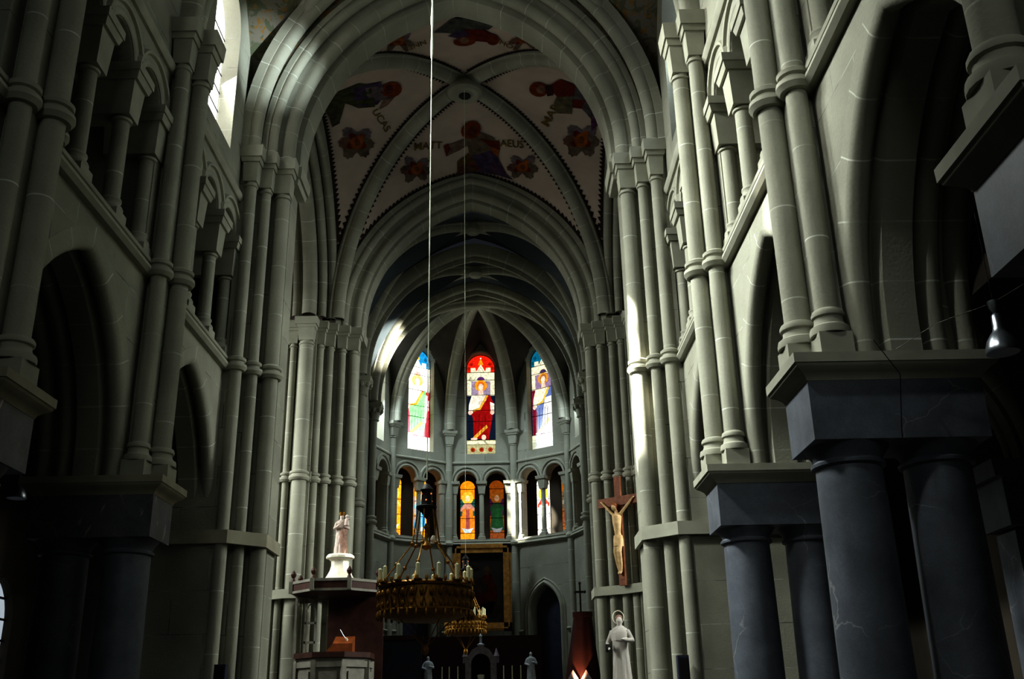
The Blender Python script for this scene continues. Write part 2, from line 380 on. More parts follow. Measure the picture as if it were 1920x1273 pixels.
def FRESCO(mb, mats, on):
    """painted evangelists, winged medallions and lettering lying on the vault plaster"""
    lay = [0]
    def mat(col):
        m = paintm(col)
        if m not in mats: mats.append(m)
        mb.cur = mats.index(m)
    def at(f, u, v, e):
        P, ex, ey = FIGS[f]; return on(P[0]+u*ex[0]+v*ey[0], P[1]+u*ex[1]+v*ey[1], e)
    def star(f, c, pts, col):
        mat(col); lay[0] += 1; e = .03+.0012*lay[0]; n = len(pts); rows = [mb.add([at(f, c[0], c[1], e)])]
        for k in (.34, .67, 1): rows.append(mb.add([at(f, c[0]+(x-c[0])*k, c[1]+(y-c[1])*k, e) for x, y in pts]))
        for i in range(n):
            j = (i+1) % n; mb.face([rows[0], rows[1]+i, rows[1]+j])
            for a, b in ((1, 2), (2, 3)): mb.face([rows[a]+i, rows[a]+j, rows[b]+j, rows[b]+i])
    def el(f, c, rx, ry, col, rot=0, n=14, rag=0):
        cs, sn = math.cos(rot), math.sin(rot); P = []
        for i in range(n):
            a = 2*PI*i/n; k = 1+rag*((i % 2)-.5); x, y = rx*k*math.cos(a), ry*k*math.sin(a); P.append((c[0]+x*cs-y*sn, c[1]+x*sn+y*cs))
        star(f, c, P, col)
    HAL, PUR, RED, ORA, WING, LIL, GRN, BRN, SKIN = (.17, .045, .012), (.075, .055, .10), (.13, .024, .014), (.26, .09, .018), (.13, .10, .075), (.15, .125, .135), (.065, .07, .03), (.12, .075, .03), (.2, .12, .08)
    def poly(f, pts, col):
        c = (sum(p[0] for p in pts)/len(pts), sum(p[1] for p in pts)/len(pts)); P = []
        for i, p in enumerate(pts):
            q = pts[(i+1) % len(pts)]; P += [(p[0]+(q[0]-p[0])*k, p[1]+(q[1]-p[1])*k) for k in (0, .5)]
        star(f, c, P, col)
    # central seated figure
    lay[0] = 0
    f = 'matt'; poly(f, [(-50, 32), (-15, 20), (40, 20), (70, 36), (20, 32), (-20, 33)], PUR)
    poly(f, [(-36, 30), (-36, 5), (-10, -8), (5, 0), (0, 30)], BRN); poly(f, [(-40, 31), (-30, 15), (0, 12), (10, 30)], (.12, .05, .03))
    poly(f, [(-8, 2), (10, -28), (30, -22), (43, 8), (56, 28), (10, 30)], PUR); poly(f, [(16, 30), (34, 8), (60, 32)], (.09, .05, .085))
    poly(f, [(-12, -2), (-20, -34), (8, -42), (32, -32), (36, -14), (6, -4)], (.13, .10, .07)); poly(f, [(-55, -12), (-52, -30), (-10, -36), (-8, -24), (-30, -16)], (.15, .11, .085))
    poly(f, [(6, -32), (40, -26), (44, -12), (24, -18)], RED); poly(f, [(24, -16), (42, -12), (40, 0), (30, -6)], ORA); el(f, (-10, -49), 18, 16, HAL); el(f, (-8, -46), 9, 10, (.11, .035, .018)); poly(f, [(-60, -32), (-52, -34), (-48, -24), (-56, -12)], RED)
    def medal(f, s=1.0, sq=1.0):
        for a, l, c in ((-2.3, 20, LIL), (-.75, 21, LIL), (.2, 20, WING), (.9, 20, WING), (2.2, 22, WING), (3.0, 20, (.14, .08, .06))):
            el(f, (l*.72*s*math.cos(a), l*.72*sq*s*math.sin(a)), 15*s, 10*s*sq, c, a, 18, .16)
        for a, c in ((-2.2, RED), (.5, RED), (2.6, RED), (-.9, ORA)): el(f, (8*s*math.cos(a), 8*sq*s*math.sin(a)), 10*s, 6*s*sq, c, a, 12, .1)
        el(f, (0, 1), 11*s, 11*s*sq, ORA); el(f, (1, 0), 5*s, 6*s*sq, (.14, .055, .02)); 
    for q in ('mattL', 'mattR'): lay[0] = 0; medal(q, 1.0, .86)
    for q in ('lukeM', 'markM'): lay[0] = 0; medal(q, 1.15, 1.0)
    for q, sg in (('johnL', 1), ('johnR', -1)): lay[0] = 0; medal(q, 1.05, .5)
    # reclining in the side cells, heads towards the boss
    lay[0] = 0; f = 'luke'
    poly(f, [(-82, 6), (-76, 0), (-10, -26), (10, -20), (20, 18), (-12, 22), (-40, 14), (-46, 40), (-60, 50), (-70, 36)], GRN); poly(f, [(-74, 24), (-44, 24), (-48, 46), (-62, 52)], (.06, .055, .045))
    poly(f, [(-22, -18), (30, -26), (40, -4), (24, 14), (-8, 20), (-20, 8)], PUR); poly(f, [(0, -16), (32, -20), (40, 4), (24, 8), (6, 4)], LIL); el(f, (50, -13), 20, 13, HAL, -.15); el(f, (45, -13), 9, 8, (.10, .03, .018)); poly(f, [(36, 4), (58, -2), (44, 14), (28, 22)], (.19, .13, .10))
    lay[0] = 0; f = 'mark'
    poly(f, [(10, -22), (42, -20), (70, 22), (58, 40), (30, 16), (8, 8)], (.11, .10, .10)); poly(f, [(-10, 0), (20, -4), (18, 30), (-10, 29), (-16, 14)], (.13, .11, .07)); poly(f, [(54, 20), (66, 26), (68, 46), (56, 54)], (.10, .035, .09))
    poly(f, [(-28, -16), (-4, -34), (24, -24), (22, 0), (-8, 2)], RED); poly(f, [(20, 6), (44, 8), (36, 22), (20, 20)], RED); el(f, (-44, -12), 18, 13, HAL, .1); el(f, (-40, -12), 8, 7, SKIN); poly(f, [(-32, -20), (-18, -20), (-16, -2), (-28, 0)], (.05, .02, .02))
    lay[0] = 0; f = 'john'
    poly(f, [(-66, -16), (-30, -34), (20, -34), (44, -24), (36, -16), (0, -12), (-30, -8)], (.085, .085, .08)); poly(f, [(-40, -4), (-20, -12), (10, -12), (6, 8), (-12, 6)], PUR); poly(f, [(-10, -14), (30, -14), (52, 0), (46, 12), (30, 10), (4, 8)], RED)
    el(f, (-9, 9), 21, 9, HAL); el(f, (-9, 7), 9, 6, SKIN); el(f, (44, 4), 12, 12, (.15, .035, .012))
    def text(f, s, d, up, size):
        cu = bpy.data.curves.new('lettering', 'FONT'); cu.body = s; cu.size = size*1.35; cu.align_x = 'CENTER'; cu.align_y = 'CENTER'; cu.offset = size*.012; cu.resolution_u = 3
        o = bpy.data.objects.new('lettering', cu); C.objects.link(o); bpy.context.view_layer.update()
        ev = o.evaluated_get(bpy.context.evaluated_depsgraph_get()); me = ev.to_mesh(); mat((.15, .105, .03))
        b = mb.add([at(f, v.co.x*d[0]+v.co.y*up[0], v.co.x*d[1]+v.co.y*up[1], .03) for v in me.vertices])
        for p in me.polygons: mb.face([b+i for i in p.vertices])
        ev.to_mesh_clear(); bpy.data.objects.remove(o); bpy.data.curves.remove(cu)
    text('tM', 'MATT', (1, -.06), (.06, -1), 15); text('tM2', 'HAEUS', (1, .05), (-.05, -1), 14)
    text('tL', 'UCAS', (.55, .80), (.80, -.55), 14); text('tR', 'MAR', (.5, -.86), (-.86, -.5), 17)
    text('tJ', 'NNES', (-.93, .37), (.3, .6), 13); text('tJ2', 'IOHA', (-.93, -.4), (-.3, .6), 13)
# ================================================================== NAVE
YB = {'Z': 5.263, 'A': 10.0, 'B': 14.737}; MIDS = [2.9, 7.63, 12.37, 17.1]
ARC = pointed(1.8, 2.63, 5.1, 14, 4.99)
WF = 4.62                                              # wall face
SIDES = ((-1, 'left'), (1, 'right'))
STRING = [(-.02, 8.2), (.09, 8.21), (.14, 8.27), (.13, 8.33), (.06, 8.36), (.06, 8.39), (.10, 8.41), (.11, 8.46), (.05, 8.5), (-.02, 8.5)]
CLER = [(-.02, 12.02), (.05, 12.03), (.1, 12.1), (.1, 12.17), (.03, 12.24), (-.02, 12.24)]
def side_path(sg, ya, yb, x=WF): return [(sg*x, yb), (sg*x, ya)] if sg > 0 else [(sg*x, ya), (sg*x, yb)]

for sg, nm in SIDES:
    outer = [(.5, 19.6), (.5, 4.99)]
    for m in MIDS:
        outer += [(m+t+nt*.33, z+nz*.33) if z > 4.995 else (m+t+nt*.33, z) for t, z, nt, nz in ARC]
    outer += [(19.3, 4.99), (19.3, 19.6)]
    holes = []
    for m in MIDS[1:]:
        h = [(m-1.75, 8.55), (m+1.75, 8.55)]
        for c in (1.27, 0, -1.27): h += circle(m+c, 11.1, .48, 0, PI, 12)
        holes.append(h)
        holes.append([(m-.85, 12.8), (m+.85, 12.8)]+circle(m, 15.6, .85, 0, PI, 14))
    mb = MB().panel(outer, holes, lambda a, b, d: (sg*(WF+d), a, b), 1.3)
    struct(mb, 'wall_'+nm, 'wall')
    # back of the triforium passage
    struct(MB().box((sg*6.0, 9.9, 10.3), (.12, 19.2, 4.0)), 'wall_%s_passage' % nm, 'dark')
    trim(plan_sweep(MB(), STRING, side_path(sg, .5, 18.95)), 'plain')
    trim(plan_sweep(MB(), CLER, side_path(sg, .5, 18.95)), 'plain')
    # arcade arch mouldings: nave roll, flat soffit, two aisle rolls
    prof = [(4.615, .33), (4.62, .12)]+rollpts((4.74, .12), .12, PI, 2*PI)+[(4.88, .17), (4.92, .2), (4.93, .05), (4.96, 0), (5.28, 0), (5.31, .05), (5.32, .2), (5.36, .17)] \
        + rollpts((5.48, .12), .11, PI, 2*PI)+[(5.62, .17), (5.64, .22), (5.67, .2)]+rollpts((5.79, .16), .12, PI, 2*PI)+[(5.93, .33)]
    for m in MIDS[1:]:
        trim(arch_sweep(MB(), ARC, [(sg*a, b) for a, b in prof], 'y', m), 'arch')
        # triforium arch mouldings
        mb = MB()
        for c in (1.27, 0, -1.27):
            path = [((sg*WF, m+c+.48*math.cos(a), 11.1+.48*math.sin(a)), (sg, 0, 0), (0, math.cos(a), math.sin(a))) for a in [PI*i/16 for i in range(17)]]
            mb.sweep([(.25, .0)]+rollpts((.05, .06), .07, PI/2*3, PI*.6)+[(.0, .13), (-.01, .19), (-.06, .20), (-.07, .25), (0, .28)], path)
        trim(mb, 'plain')
        # clerestory glazing
        g = MB().poly([(sg*(WF+.36), a, b) for a, b in [(m-.85, 12.8), (m+.85, 12.8)]+circle(m, 15.6, .85, 0, PI, 14)])
        TR[0] += 1
        w = build(g, 'window_%d' % TR[0], 'cler_%s' % nm, None, 0); w['kind'] = 'structure'
        bars = MB()
        for z in [13.25+.45*i for i in range(6)]: bars.box((sg*(WF+.34), m, z), (.02, 1.68, .02))
        for y in (0,): bars.box((sg*(WF+.34), m+y, 14.4), (.02, .02, 3.2))
        build(bars, 'glazing_bar', 'black', w)
    # solid wall and end wall behind the camera
    struct(MB().box((sg*(WF+.65), -4.2, 9.8), (1.3, 9.4, 19.6)), 'wall_%s_rear' % nm, 'wall')

# ------------------------------------------------------------------ arcade piers
def pier(sg, Y, label):
    t = thing('arcade_pier', label, 'pier', (sg*5, Y, 0), 'paired marble piers of the nave arcade')
    for cx in (4.55, 5.46):
        c = MB().lathe((sg*cx, Y, 0), [(.36, .62), (.352, 1.6), (.345, 2.6), (.335, 3.6), (.33, 3.93)], 32)
        c = build(c, 'column', 'marble', t)
        b = MB().box((sg*cx, Y, .15), (.88, .88, .3)).lathe((sg*cx, Y, .3), [(.43, 0), (.45, .06), (.42, .13), (.38, .17), (.39, .2), (.41, .24), (.39, .29), (.36, .32)], 32)
        build(b, 'column_base', 'marble', c)
        k = MB().lathe((sg*cx, Y, 3.9), [(.33, 0), (.37, .02), (.375, .05), (.34, .08), (.36, .13), (.40, .18), (.43, .225)], 32)
        build(k, 'capital', 'marble', c)
    w = 5.88-4.108; cx = sg*(5.88+4.108)/2
    build(MB().box((cx, Y, 4.43), (w, .857, .615)), 'capital_block', 'marbled' if sg < 0 else 'marble', t)
    x0, x1, h = 4.108, 5.88, .4286
    loop = [(sg*x0, Y-h), (sg*x0, Y+h), (sg*x1, Y+h), (sg*x1, Y-h)]
    if sg < 0: loop.reverse()
    # outward is right of travel: go round so that it points away from the block
    loop = loop[::-1]
    ms = MB(); prof = [(-.1, 4.735), (.005, 4.735), (.02, 4.77), (.06, 4.81), (.12, 4.85), (.13, 4.862), (.14, 4.885), (.152, 4.888), (.155, 4.99), (-.1, 4.99)]
    plan_sweep(ms, prof, loop, True); ms.box((cx, Y, 4.86), (w-.1, .75, .25))
    build(ms, 'impost_slab', 'plain' if sg > 0 else 'brown', t)
    return t
pier(1, 10.0, 'grey marble column pair, the largest, with the silver lamp hanging at its block')
pier(1, 14.737, 'grey marble column pair half hidden behind the largest column pair')
pier(1, 5.263, 'dark overhanging pier block and slab, cut off by the picture edge above the silver lamp')
pier(-1, 10.0, 'dark pier block with slab cut by the picture edge on the shadowed side')
pier(-1, 14.737, 'blackish column pair under a streaked marble block on the shadowed side')

def shaft(par, x, y, r, z0, z1, base=True, ring=None, cap=None, facing=1, mat='shaft', nm='shaft', seg=20):
    s = build(MB().lathe((x, y, 0), [(r, z0+i*(z1-z0)/6) for i in range(7)], seg), nm, mat, par)
    if base:
        q = .27; b = MB().box((x, y, z0+.12), (r*2.75, r*2.75, .24)).lathe((x, y, z0+.24), [(a*.82+(r*.2), b*.85) for a, b in base_prof(r)], seg)
        build(b, 'base', 'plain', s)
    if ring is not None:
        rr = [(r+a*.85-.02, z-8.2+ring) for a, z in STRING]
        build(MB().lathe((x, y, 0), rr, seg), 'ring', 'plain', s)
    if cap:
        zb, zt = cap; w = r*2+.08; W = w+.2; h = zt-zb
        k = MB().lathe((x, y, zb-.12), [(r, 0), (r+.03, .02), (r+.03, .05), (r, .06)], seg)
        k.box((x, y, zb+h*.28), (w, w, h*.56), 0, (.86, .86))
        k.box((x, y, zb+h*.62), (W-.1, W-.1, h*.13), 0, (.9, .9)); k.box((x, y, zb+h*.84), (W, W, h*.32), 0, (.93, .93))
        build(k, 'capital', 'plain', s)
    return s
def cluster(sg, Y, label):
    t = thing('vaulting_shaft', label, 'wall shaft', (sg*4.23, Y, 4.99), 'vaulting shafts above the piers')
    build(MB().box((sg*4.5, Y, 8.95), (.3, .62, 7.9)), 'pilaster', 'wall', t)
    shaft(t, sg*4.225, Y, .147, 4.99, 12.1, True, 8.2, (12.1, 13.06))
    for d in (-.37, .37): shaft(t, sg*4.43, Y+d, .125, 4.99, 12.2, True, 8.2, (12.2, 13.06))
    return t
cluster(1, 10.0, 'thickest pale round shafts, standing on the slab of the largest column pair')
cluster(1, 14.737, 'pale shafts standing on the slab of the half hidden column pair')
cluster(-1, 10.0, 'darkest stone shafts at the picture edge on the shadowed side')
cluster(-1, 14.737, 'dim stone shafts above the streaked marble block on the shadowed side')
t = thing('vaulting_shaft', 'dark shaft base at the top corner above the overhanging block', 'wall shaft', (4.23, 5.263, 4.99), 'vaulting shafts above the piers')
build(MB().box((4.5, 5.263, 8.95), (.3, .62, 7.9)), 'pilaster', 'wall', t); shaft(t, 4.225, 5.263, .147, 4.99, 12.1, True, 8.2, (12.1, 13.06))
for d in (-.37, .37): shaft(t, 4.43, 5.263+d, .125, 4.99, 12.2, True, 8.2, (12.2, 13.06))

# ------------------------------------------------------------------ triforium colonnettes
def colonnette(sg, y, label):
    t = thing('triforium_column', label, 'column', (sg*4.76, y, 8.5), 'colonnettes of the upper gallery')
    x = sg*4.76
    b = MB().box((x, y, 8.58), (.38, .38, .16)).lathe((x, y, 8.66), [(.185, 0), (.195, .04), (.18, .08), (.15, .11), (.145, .15), (.16, .18), (.155, .21), (.13, .23)], 20)
    build(b, 'base', 'plain', t)
    build(MB().lathe((x, y, 0), [(.13, 8.85), (.128, 9.4), (.125, 10.22)], 20), 'shaft', 'shaft', t)
    k = MB().lathe((x, y, 10.18), [(.125, 0), (.155, .02), (.16, .05), (.135, .08)], 20); k.box((sg*5.0, y, 10.55), (.9, .44, .58), 0, (.93, .82))
    build(k, 'capital', 'plain', t)
    a = MB().box((sg*5.0, y, 10.9), (1.06, .58, .12), 0, (.94, .86)).box((sg*5.0, y, 11.03), (1.1, .62, .14))
    build(a, 'abacus', 'plain', t)
    return t
ORDN = ['first', 'second', 'third', 'fourth']
for sg, nm, which in ((-1, 'shadowed wall', ((12.37, 'between the two shaft clusters', (1, 2, 3)), (17.1, 'next to the great painted arch', (1, 2, 3)))),
                      (1, 'bright wall', ((12.37, 'between the two shaft clusters', (1, 2, 3)), (17.1, 'next to the great painted arch', (1, 2, 3)), (7.63, 'above the largest arch', (3,))))):
    for m, where, ks in which:
        for k in ks:
            colonnette(sg, m+(-1.78, -.635, .635, 1.78)[k], '%s gallery colonnette from the camera on the %s, %s' % (ORDN[k-1] if len(ks) > 1 else 'only visible', nm, where))

# ------------------------------------------------------------------ aisles
LW = [(17.95+x, z, a, b) for x, z, a, b in pointed(.52, .75, 3.35, 8, 1.2)]
for sg, nm in SIDES:
    XO = 8.8 if sg > 0 else 7.9
    ho = []
    if sg < 0: ho = [[(x, z) for x, z, _, _ in LW]]
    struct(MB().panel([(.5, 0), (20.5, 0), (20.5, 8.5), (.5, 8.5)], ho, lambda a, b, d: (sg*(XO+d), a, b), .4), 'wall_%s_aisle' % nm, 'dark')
    for Y in (5.263, 10.0, 14.737):
        # transverse aisle arch with its roll, springing from the pier to a respond on the outer wall
        mx = (5.9+XO)/2; hf = (XO-5.9)/2
        a = pointed(hf, 2.1, 5.0, 12)
        path = [((sg*(mx+tt), Y, z), (0, 1, 0), (sg*nt, 0, nz)) for tt, z, nt, nz in a]
        trim(MB().sweep([(-.5, .5), (-.42, .16)]+rollpts((-.3, .12), .13, PI, 2*PI)+[(-.15, .2), (-.12, 0), (.12, 0), (.15, .2)]+rollpts((.3, .12), .13, PI, 2*PI)+[(.42, .16), (.5, .5)], path), 'arch')
        r = MB().box((sg*(XO-.15), Y, 2.0), (.5, .6, 4.0)).box((sg*(XO-.2), Y, 4.4), (.7, 1.0, .7), 0, (.9, .9)).box((sg*(XO-.25), Y, 4.87), (.9, 1.2, .24), 0, (.9, .9))
        trim(r, 'marble')
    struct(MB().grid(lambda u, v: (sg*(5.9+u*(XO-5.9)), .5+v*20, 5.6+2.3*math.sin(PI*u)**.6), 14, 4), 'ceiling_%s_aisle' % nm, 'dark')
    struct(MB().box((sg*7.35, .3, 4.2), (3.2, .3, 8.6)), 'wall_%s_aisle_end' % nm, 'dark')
g = MB().poly([(-8.05, a, b) for a, b, _, _ in LW])
w = build(g, 'window_30', 'leadglass', None, 0); w['kind'] = 'structure'
bars = MB()
for z in [1.6+.36*i for i in range(7)]: bars.box((-8.03, 17.95, z), (.04, 1.04, .035))
bars.box((-8.03, 17.95, 2.6), (.04, .04, 2.8)); build(bars, 'glazing_bar', 'black', w)
struct(MB().box((0, 17, -.05), (32, 52, .1)), 'floor', 'floor')
# unseen west wall with an assumed round window, placed for the added fill lamp
hole = circle(0, 12.5, 2.6, 0, 2*PI*47/48, 47)
struct(MB().panel([(-6, 0), (6, 0), (6, 20), (-6, 20)], [hole], lambda a, b, d: (a, -8.5-d, b), .6), 'wall_back', 'wall')
g = MB().poly([(a, -8.8, b) for a, b in hole]); w = build(g, 'window_31', 'rose', None, 0); w['kind'] = 'structure'

# ------------------------------------------------------------------ vault as a height field
class Vault:
    def __init__(s, xc, yc, hx, hy, zs, boss, ax, ay):
        s.__dict__.update(xc=xc, yc=yc, hx=hx, hy=hy, zs=zs, boss=boss, ax=ax, ay=ay)
    def d(s, p): return s.zs+(s.boss-s.zs)*math.sqrt(max(0, 1-p**2.15))
    def z(s, x, y):
        p = min(1, abs(x-s.xc)/s.hx); q = min(1, abs(y-s.yc)/s.hy)
        if q >= p: a = archz(p*s.hx, s.hx, s.ax-s.zs, s.zs); k = (q-p)/(1-p) if p < .999 else 0; d = s.d(p)
        else: a = archz(q*s.hy, s.hy, s.ay-s.zs, s.zs); k = (p-q)/(1-q) if q < .999 else 0; d = s.d(q)
        return d+(a-d)*k
    def web(s, n=56):
        # corners are refined where the web is steep
        f = lambda u: math.sin((u-.5)*PI)*.5+.5
        def P(u, v):
            x = s.xc-s.hx+2*s.hx*f(u); y = s.yc-s.hy+2*s.hy*f(v); return (x, y, s.z(x, y))
        return MB().grid(P, n, n)
    def rib(s, w, h, mb=None, n=40):
        mb = mb or MB()
        for ex, ey in ((1, 1), (1, -1), (-1, 1), (-1, -1)):
            dirx = V((ex*s.hx, ey*s.hy, 0)).normalized(); perp = V((-dirx.y, dirx.x, 0)); path = []
            pts = [V((s.xc+ex*s.hx*p, s.yc+ey*s.hy*p, s.d(p))) for p in [1-math.cos(i/n*PI/2) if 0 else math.sin(i/n*PI/2) for i in range(n+1)]]
            for i, p in enumerate(pts):
                tg = (pts[min(i+1, n)]-pts[max(i-1, 0)]).normalized(); nrm = tg.cross(perp)
                if nrm.z < 0: nrm = -nrm
                if i == n: nrm = V((dirx.x, dirx.y, .05)).normalized()
                path.append((p, perp, -nrm))
            prof = [(-w*.5, -.1), (-w*.5, h*.25), (-w*.42, h*.34), (-w*.36, h*.34)]+[(w*.36*math.cos(a), h*.34+h*.66*math.sin(a)) for a in [PI-PI*i/10 for i in range(11)]]+[(w*.36, h*.34), (w*.42, h*.34), (w*.5, h*.25), (w*.5, -.1)]
            mb.sweep(prof, path)
        return mb
NV = []
for i, m in enumerate(MIDS[1:]):
    vb = Vault(0, m, 4.62, 2.37, 13.1, 19.1, 18.9, 17.6); NV.append(vb)
    struct(vb.web(), 'ceiling' if i == 0 else 'ceiling_nave_%d' % i, 'folia')
    trim(vb.rib(.42, .3), 'arch')
    # transverse rib
    a = pointed(4.35, 5.4, 13.1, 18)
    trim(arch_sweep(MB(), a, [(m-2.37+d, r-.02) for d, r in [(-.3, .4), (-.3, .15)]+rollpts((-.15, .13), .14, PI, 2*PI)+rollpts((.15, .13), .14, PI, 2*PI)+[(.3, .15), (.3, .4)]], 'x', 0), 'arch')
struct(MB().grid(lambda u, v: (-5+10*u, -9+14.6*v, 13+6*math.sin(PI*u)**.7), 16, 2), 'ceiling_rear', 'dark')
# ================================================================== CROSSING
ARCC = pointed(3.53, 4.45, 13.6, 22, 13.3)
ARCE = pointed(3.45, 4.45, 13.3, 22, 13.1)
def wall_over_arch(name, arch, off, y0, t, z0, mat, hw=4.66, top=19.7):
    o = [(-hw, top), (-hw, z0)]+[(a+na*off, max(z, z0) if abs(a) > 3 and z < z0+.01 else z+nz*off) for a, z, na, nz in arch]+[(hw, z0), (hw, top)]
    return struct(MB().panel(o, [], lambda a, b, d: (a, y0+d, b), t), name, mat)
wall_over_arch('wall_crossing_west', ARCC, .72, 19.06, 1.3, 13.3, 'folia')
wall_over_arch('wall_crossing_east', ARCE, .72, 28.82, 1.3, 13.1, 'folia')
prof = [(19.04, .74), (19.05, .62)]+rollpts((19.2, .55), .12, PI*.8, PI*2)+[(19.33, .6), (19.36, .44)]+rollpts((19.52, .26), .17, PI*.8, PI*2)+[(19.71, .2), (19.75, .03), (19.8, 0), (20.4, 0), (20.4, .8)]
trim(arch_sweep(MB(), ARCC, prof, 'x', 0), 'arch')
a = pointed(4.36, 5.6, 13.6, 22, 13.3)
trim(arch_sweep(MB(), a, [(18.68, .3), (18.72, .12)]+rollpts((18.88, .04), .16, PI*.85, PI*2.1)+[(19.06, .14), (19.08, .3)], 'x', 0), 'arch')
prof = [(28.78, .78), (28.82, .62)]+rollpts((29.0, .56), .14, PI*.8, PI*2)+[(29.15, .55), (29.17, .38)]+rollpts((29.3, .22), .16, PI*.8, PI*2)+[(29.47, .2), (29.5, .03), (29.55, 0), (30.1, 0), (30.1, .8)]
trim(arch_sweep(MB(), ARCE, prof, 'x', 0), 'arch')
CV = Vault(0, 24.6, 4.25, 4.22, 13.3, 19.15, 18.5, 18.2)
ARCN = pointed(3.6, 4.0, 13.4, 20, 13.3)
for sg, nm in SIDES:
    o = [(20.3, 19.7), (20.3, 13.3)]+[(24.6+tt+nt*.62, z+nz*.62 if z > 13.31 else z) for tt, z, nt, nz in ARCN]+[(29.2, 13.3), (29.2, 19.7)]
    struct(MB().panel(o, [], lambda a, b, d: (sg*(4.42+d), a, b), 1.3), 'wall_crossing_'+nm, 'vault')
    prof = [(4.2, .75), (4.22, .62)]+rollpts((4.36, .56), .13, PI, PI*2)+[(4.5, .5), (4.5, .36)]+rollpts((4.63, .32), .12, PI, PI*2)+[(4.76, .3)]+rollpts((4.99, .12), .21, PI, PI*2)+[(5.22, .3)]+rollpts((5.42, .26), .11, PI, PI*2)+[(5.54, .4)]+rollpts((5.67, .4), .11, PI, PI*2)+[(5.8, .75)]
    trim(arch_sweep(MB(), ARCN, [(sg*x, r) for x, r in prof], 'y', 24.6), 'arch')
    # transept beyond, seen only through its arch
    struct(MB().box((sg*9.5, 20.2, 9.8), (7.4, .4, 19.6)), 'wall_%s_transept_west' % nm, 'wall')
    struct(MB().box((sg*9.5, 29.6, 9.8), (7.4, .4, 19.6)), 'wall_%s_transept_east' % nm, 'wall')
    hole = [(22.6, 5.5), (26.6, 5.5)]+circle(24.6, 12.5, 2.0, 0, PI, 16)
    struct(MB().panel([(20, 0), (29.8, 0), (29.8, 19.6), (20, 19.6)], [hole], lambda a, b, d: (sg*(12.6+d), a, b), .5), 'wall_%s_transept_end' % nm, 'wall')
    g = MB().poly([(sg*12.85, a, b) for a, b in hole]); w = build(g, 'window_%d' % (32 if sg < 0 else 33), 'trans_'+nm, None, 0); w['kind'] = 'structure'
    struct(MB().grid(lambda u, v: (sg*(5.6+7.2*u), 20.2+9.4*v, 13.2+5.6*math.sin(PI*v)**.6), 3, 14), 'ceiling_%s_transept' % nm, 'vault')

# painted crossing vault with its dark borders
mb = CV.web(64); DK = paintm((.035, .028, .022)); LB = paintm((.10, .08, .05)); mats = ['vault', DK, LB]
def on(x, y, e=.02): return (x, y, CV.z(x, y)-e)
def band(pts, w0, w1, mi, e=.025):
    mb.cur = mi; n = len(pts); b = None
    for i, (p, nn) in enumerate(pts):
        q = mb.add([on(p[0]+nn[0]*w0, p[1]+nn[1]*w0, e), on(p[0]+nn[0]*w1, p[1]+nn[1]*w1, e)])
        if b is not None: mb.face([b, b+1, q+1, q])
        b = q
def lines():
    L = []
    for ex in (1, -1):
        for ey in (1, -1):
            d = V((ex*CV.hx, ey*CV.hy, 0)); pn = V((-d.y, d.x, 0)).normalized()
            for s in (1, -1):
                L.append([((CV.xc+d.x*k, CV.yc+d.y*k), (pn.x*s, pn.y*s)) for k in [.06+.9*i/46 for i in range(47)]])
    return L
for L in lines():
    band(L, .27, .325, 1)
    for i in range(1, 46):                                  # dog-tooth fringe
        (p, nn) = L[i]; p2 = L[i+1][0]; mx = ((p[0]+p2[0])/2, (p[1]+p2[1])/2); mb.cur = 1
        mb.poly([on(p[0]+nn[0]*.32, p[1]+nn[1]*.32, .026), on(p2[0]+nn[0]*.32, p2[1]+nn[1]*.32, .026), on(mx[0]+nn[0]*.43, mx[1]+nn[1]*.43, .026)])
for ys, sy in ((CV.yc+CV.hy-.02, -1), (CV.yc-CV.hy+.02, 1)):
    L = [((CV.xc+CV.hx*k, ys), (0, sy)) for k in [-.86+1.72*i/60 for i in range(61)]]
    band(L, .02, .09, 1)
    for i in range(60):
        p, p2 = L[i][0], L[i+1][0]; mb.cur = 1
        mb.poly([on(p[0], p[1]+sy*.09, .026), on(p2[0], p2[1]+sy*.09, .026), on((p[0]+p2[0])/2, p[1]+sy*.19, .026)])
for xs, sx in ((CV.xc+CV.hx-.02, -1), (CV.xc-CV.hx+.02, 1)):
    L = [((xs, CV.yc+CV.hy*k), (sx, 0)) for k in [-.86+1.72*i/60 for i in range(61)]]
    band(L, .02, .09, 1)
    for i in range(60):
        p, p2 = L[i][0], L[i+1][0]; mb.cur = 1
        mb.poly([on(p[0]+sx*.09, p[1], .026), on(p2[0]+sx*.09, p2[1], .026), on(p[0]+sx*.19, (p[1]+p2[1])/2, .026)])
FRESCO(mb, mats, on)
struct(mb, 'ceiling_crossing', mats, None, 40)
trim(CV.rib(.56, .34), 'arch')
bs = MB().lathe((0, 24.6, 18.62), [(.14, .0), (.20, -.02), (.24, .02), (.40, .0), (.50, .06), (.52, .14), (.46, .3), (.3, .5)], 28)
TR[0] += 1; o = struct(bs, 'trim_%d' % TR[0], 'arch'); build(MB().lathe((0, 24.6, 18.585), [(.001, .0), (.17, .0), (.17, .04)], 24), 'opening_dark_disc', 'black', o)  # black disc stands in for the darkness inside the boss hole

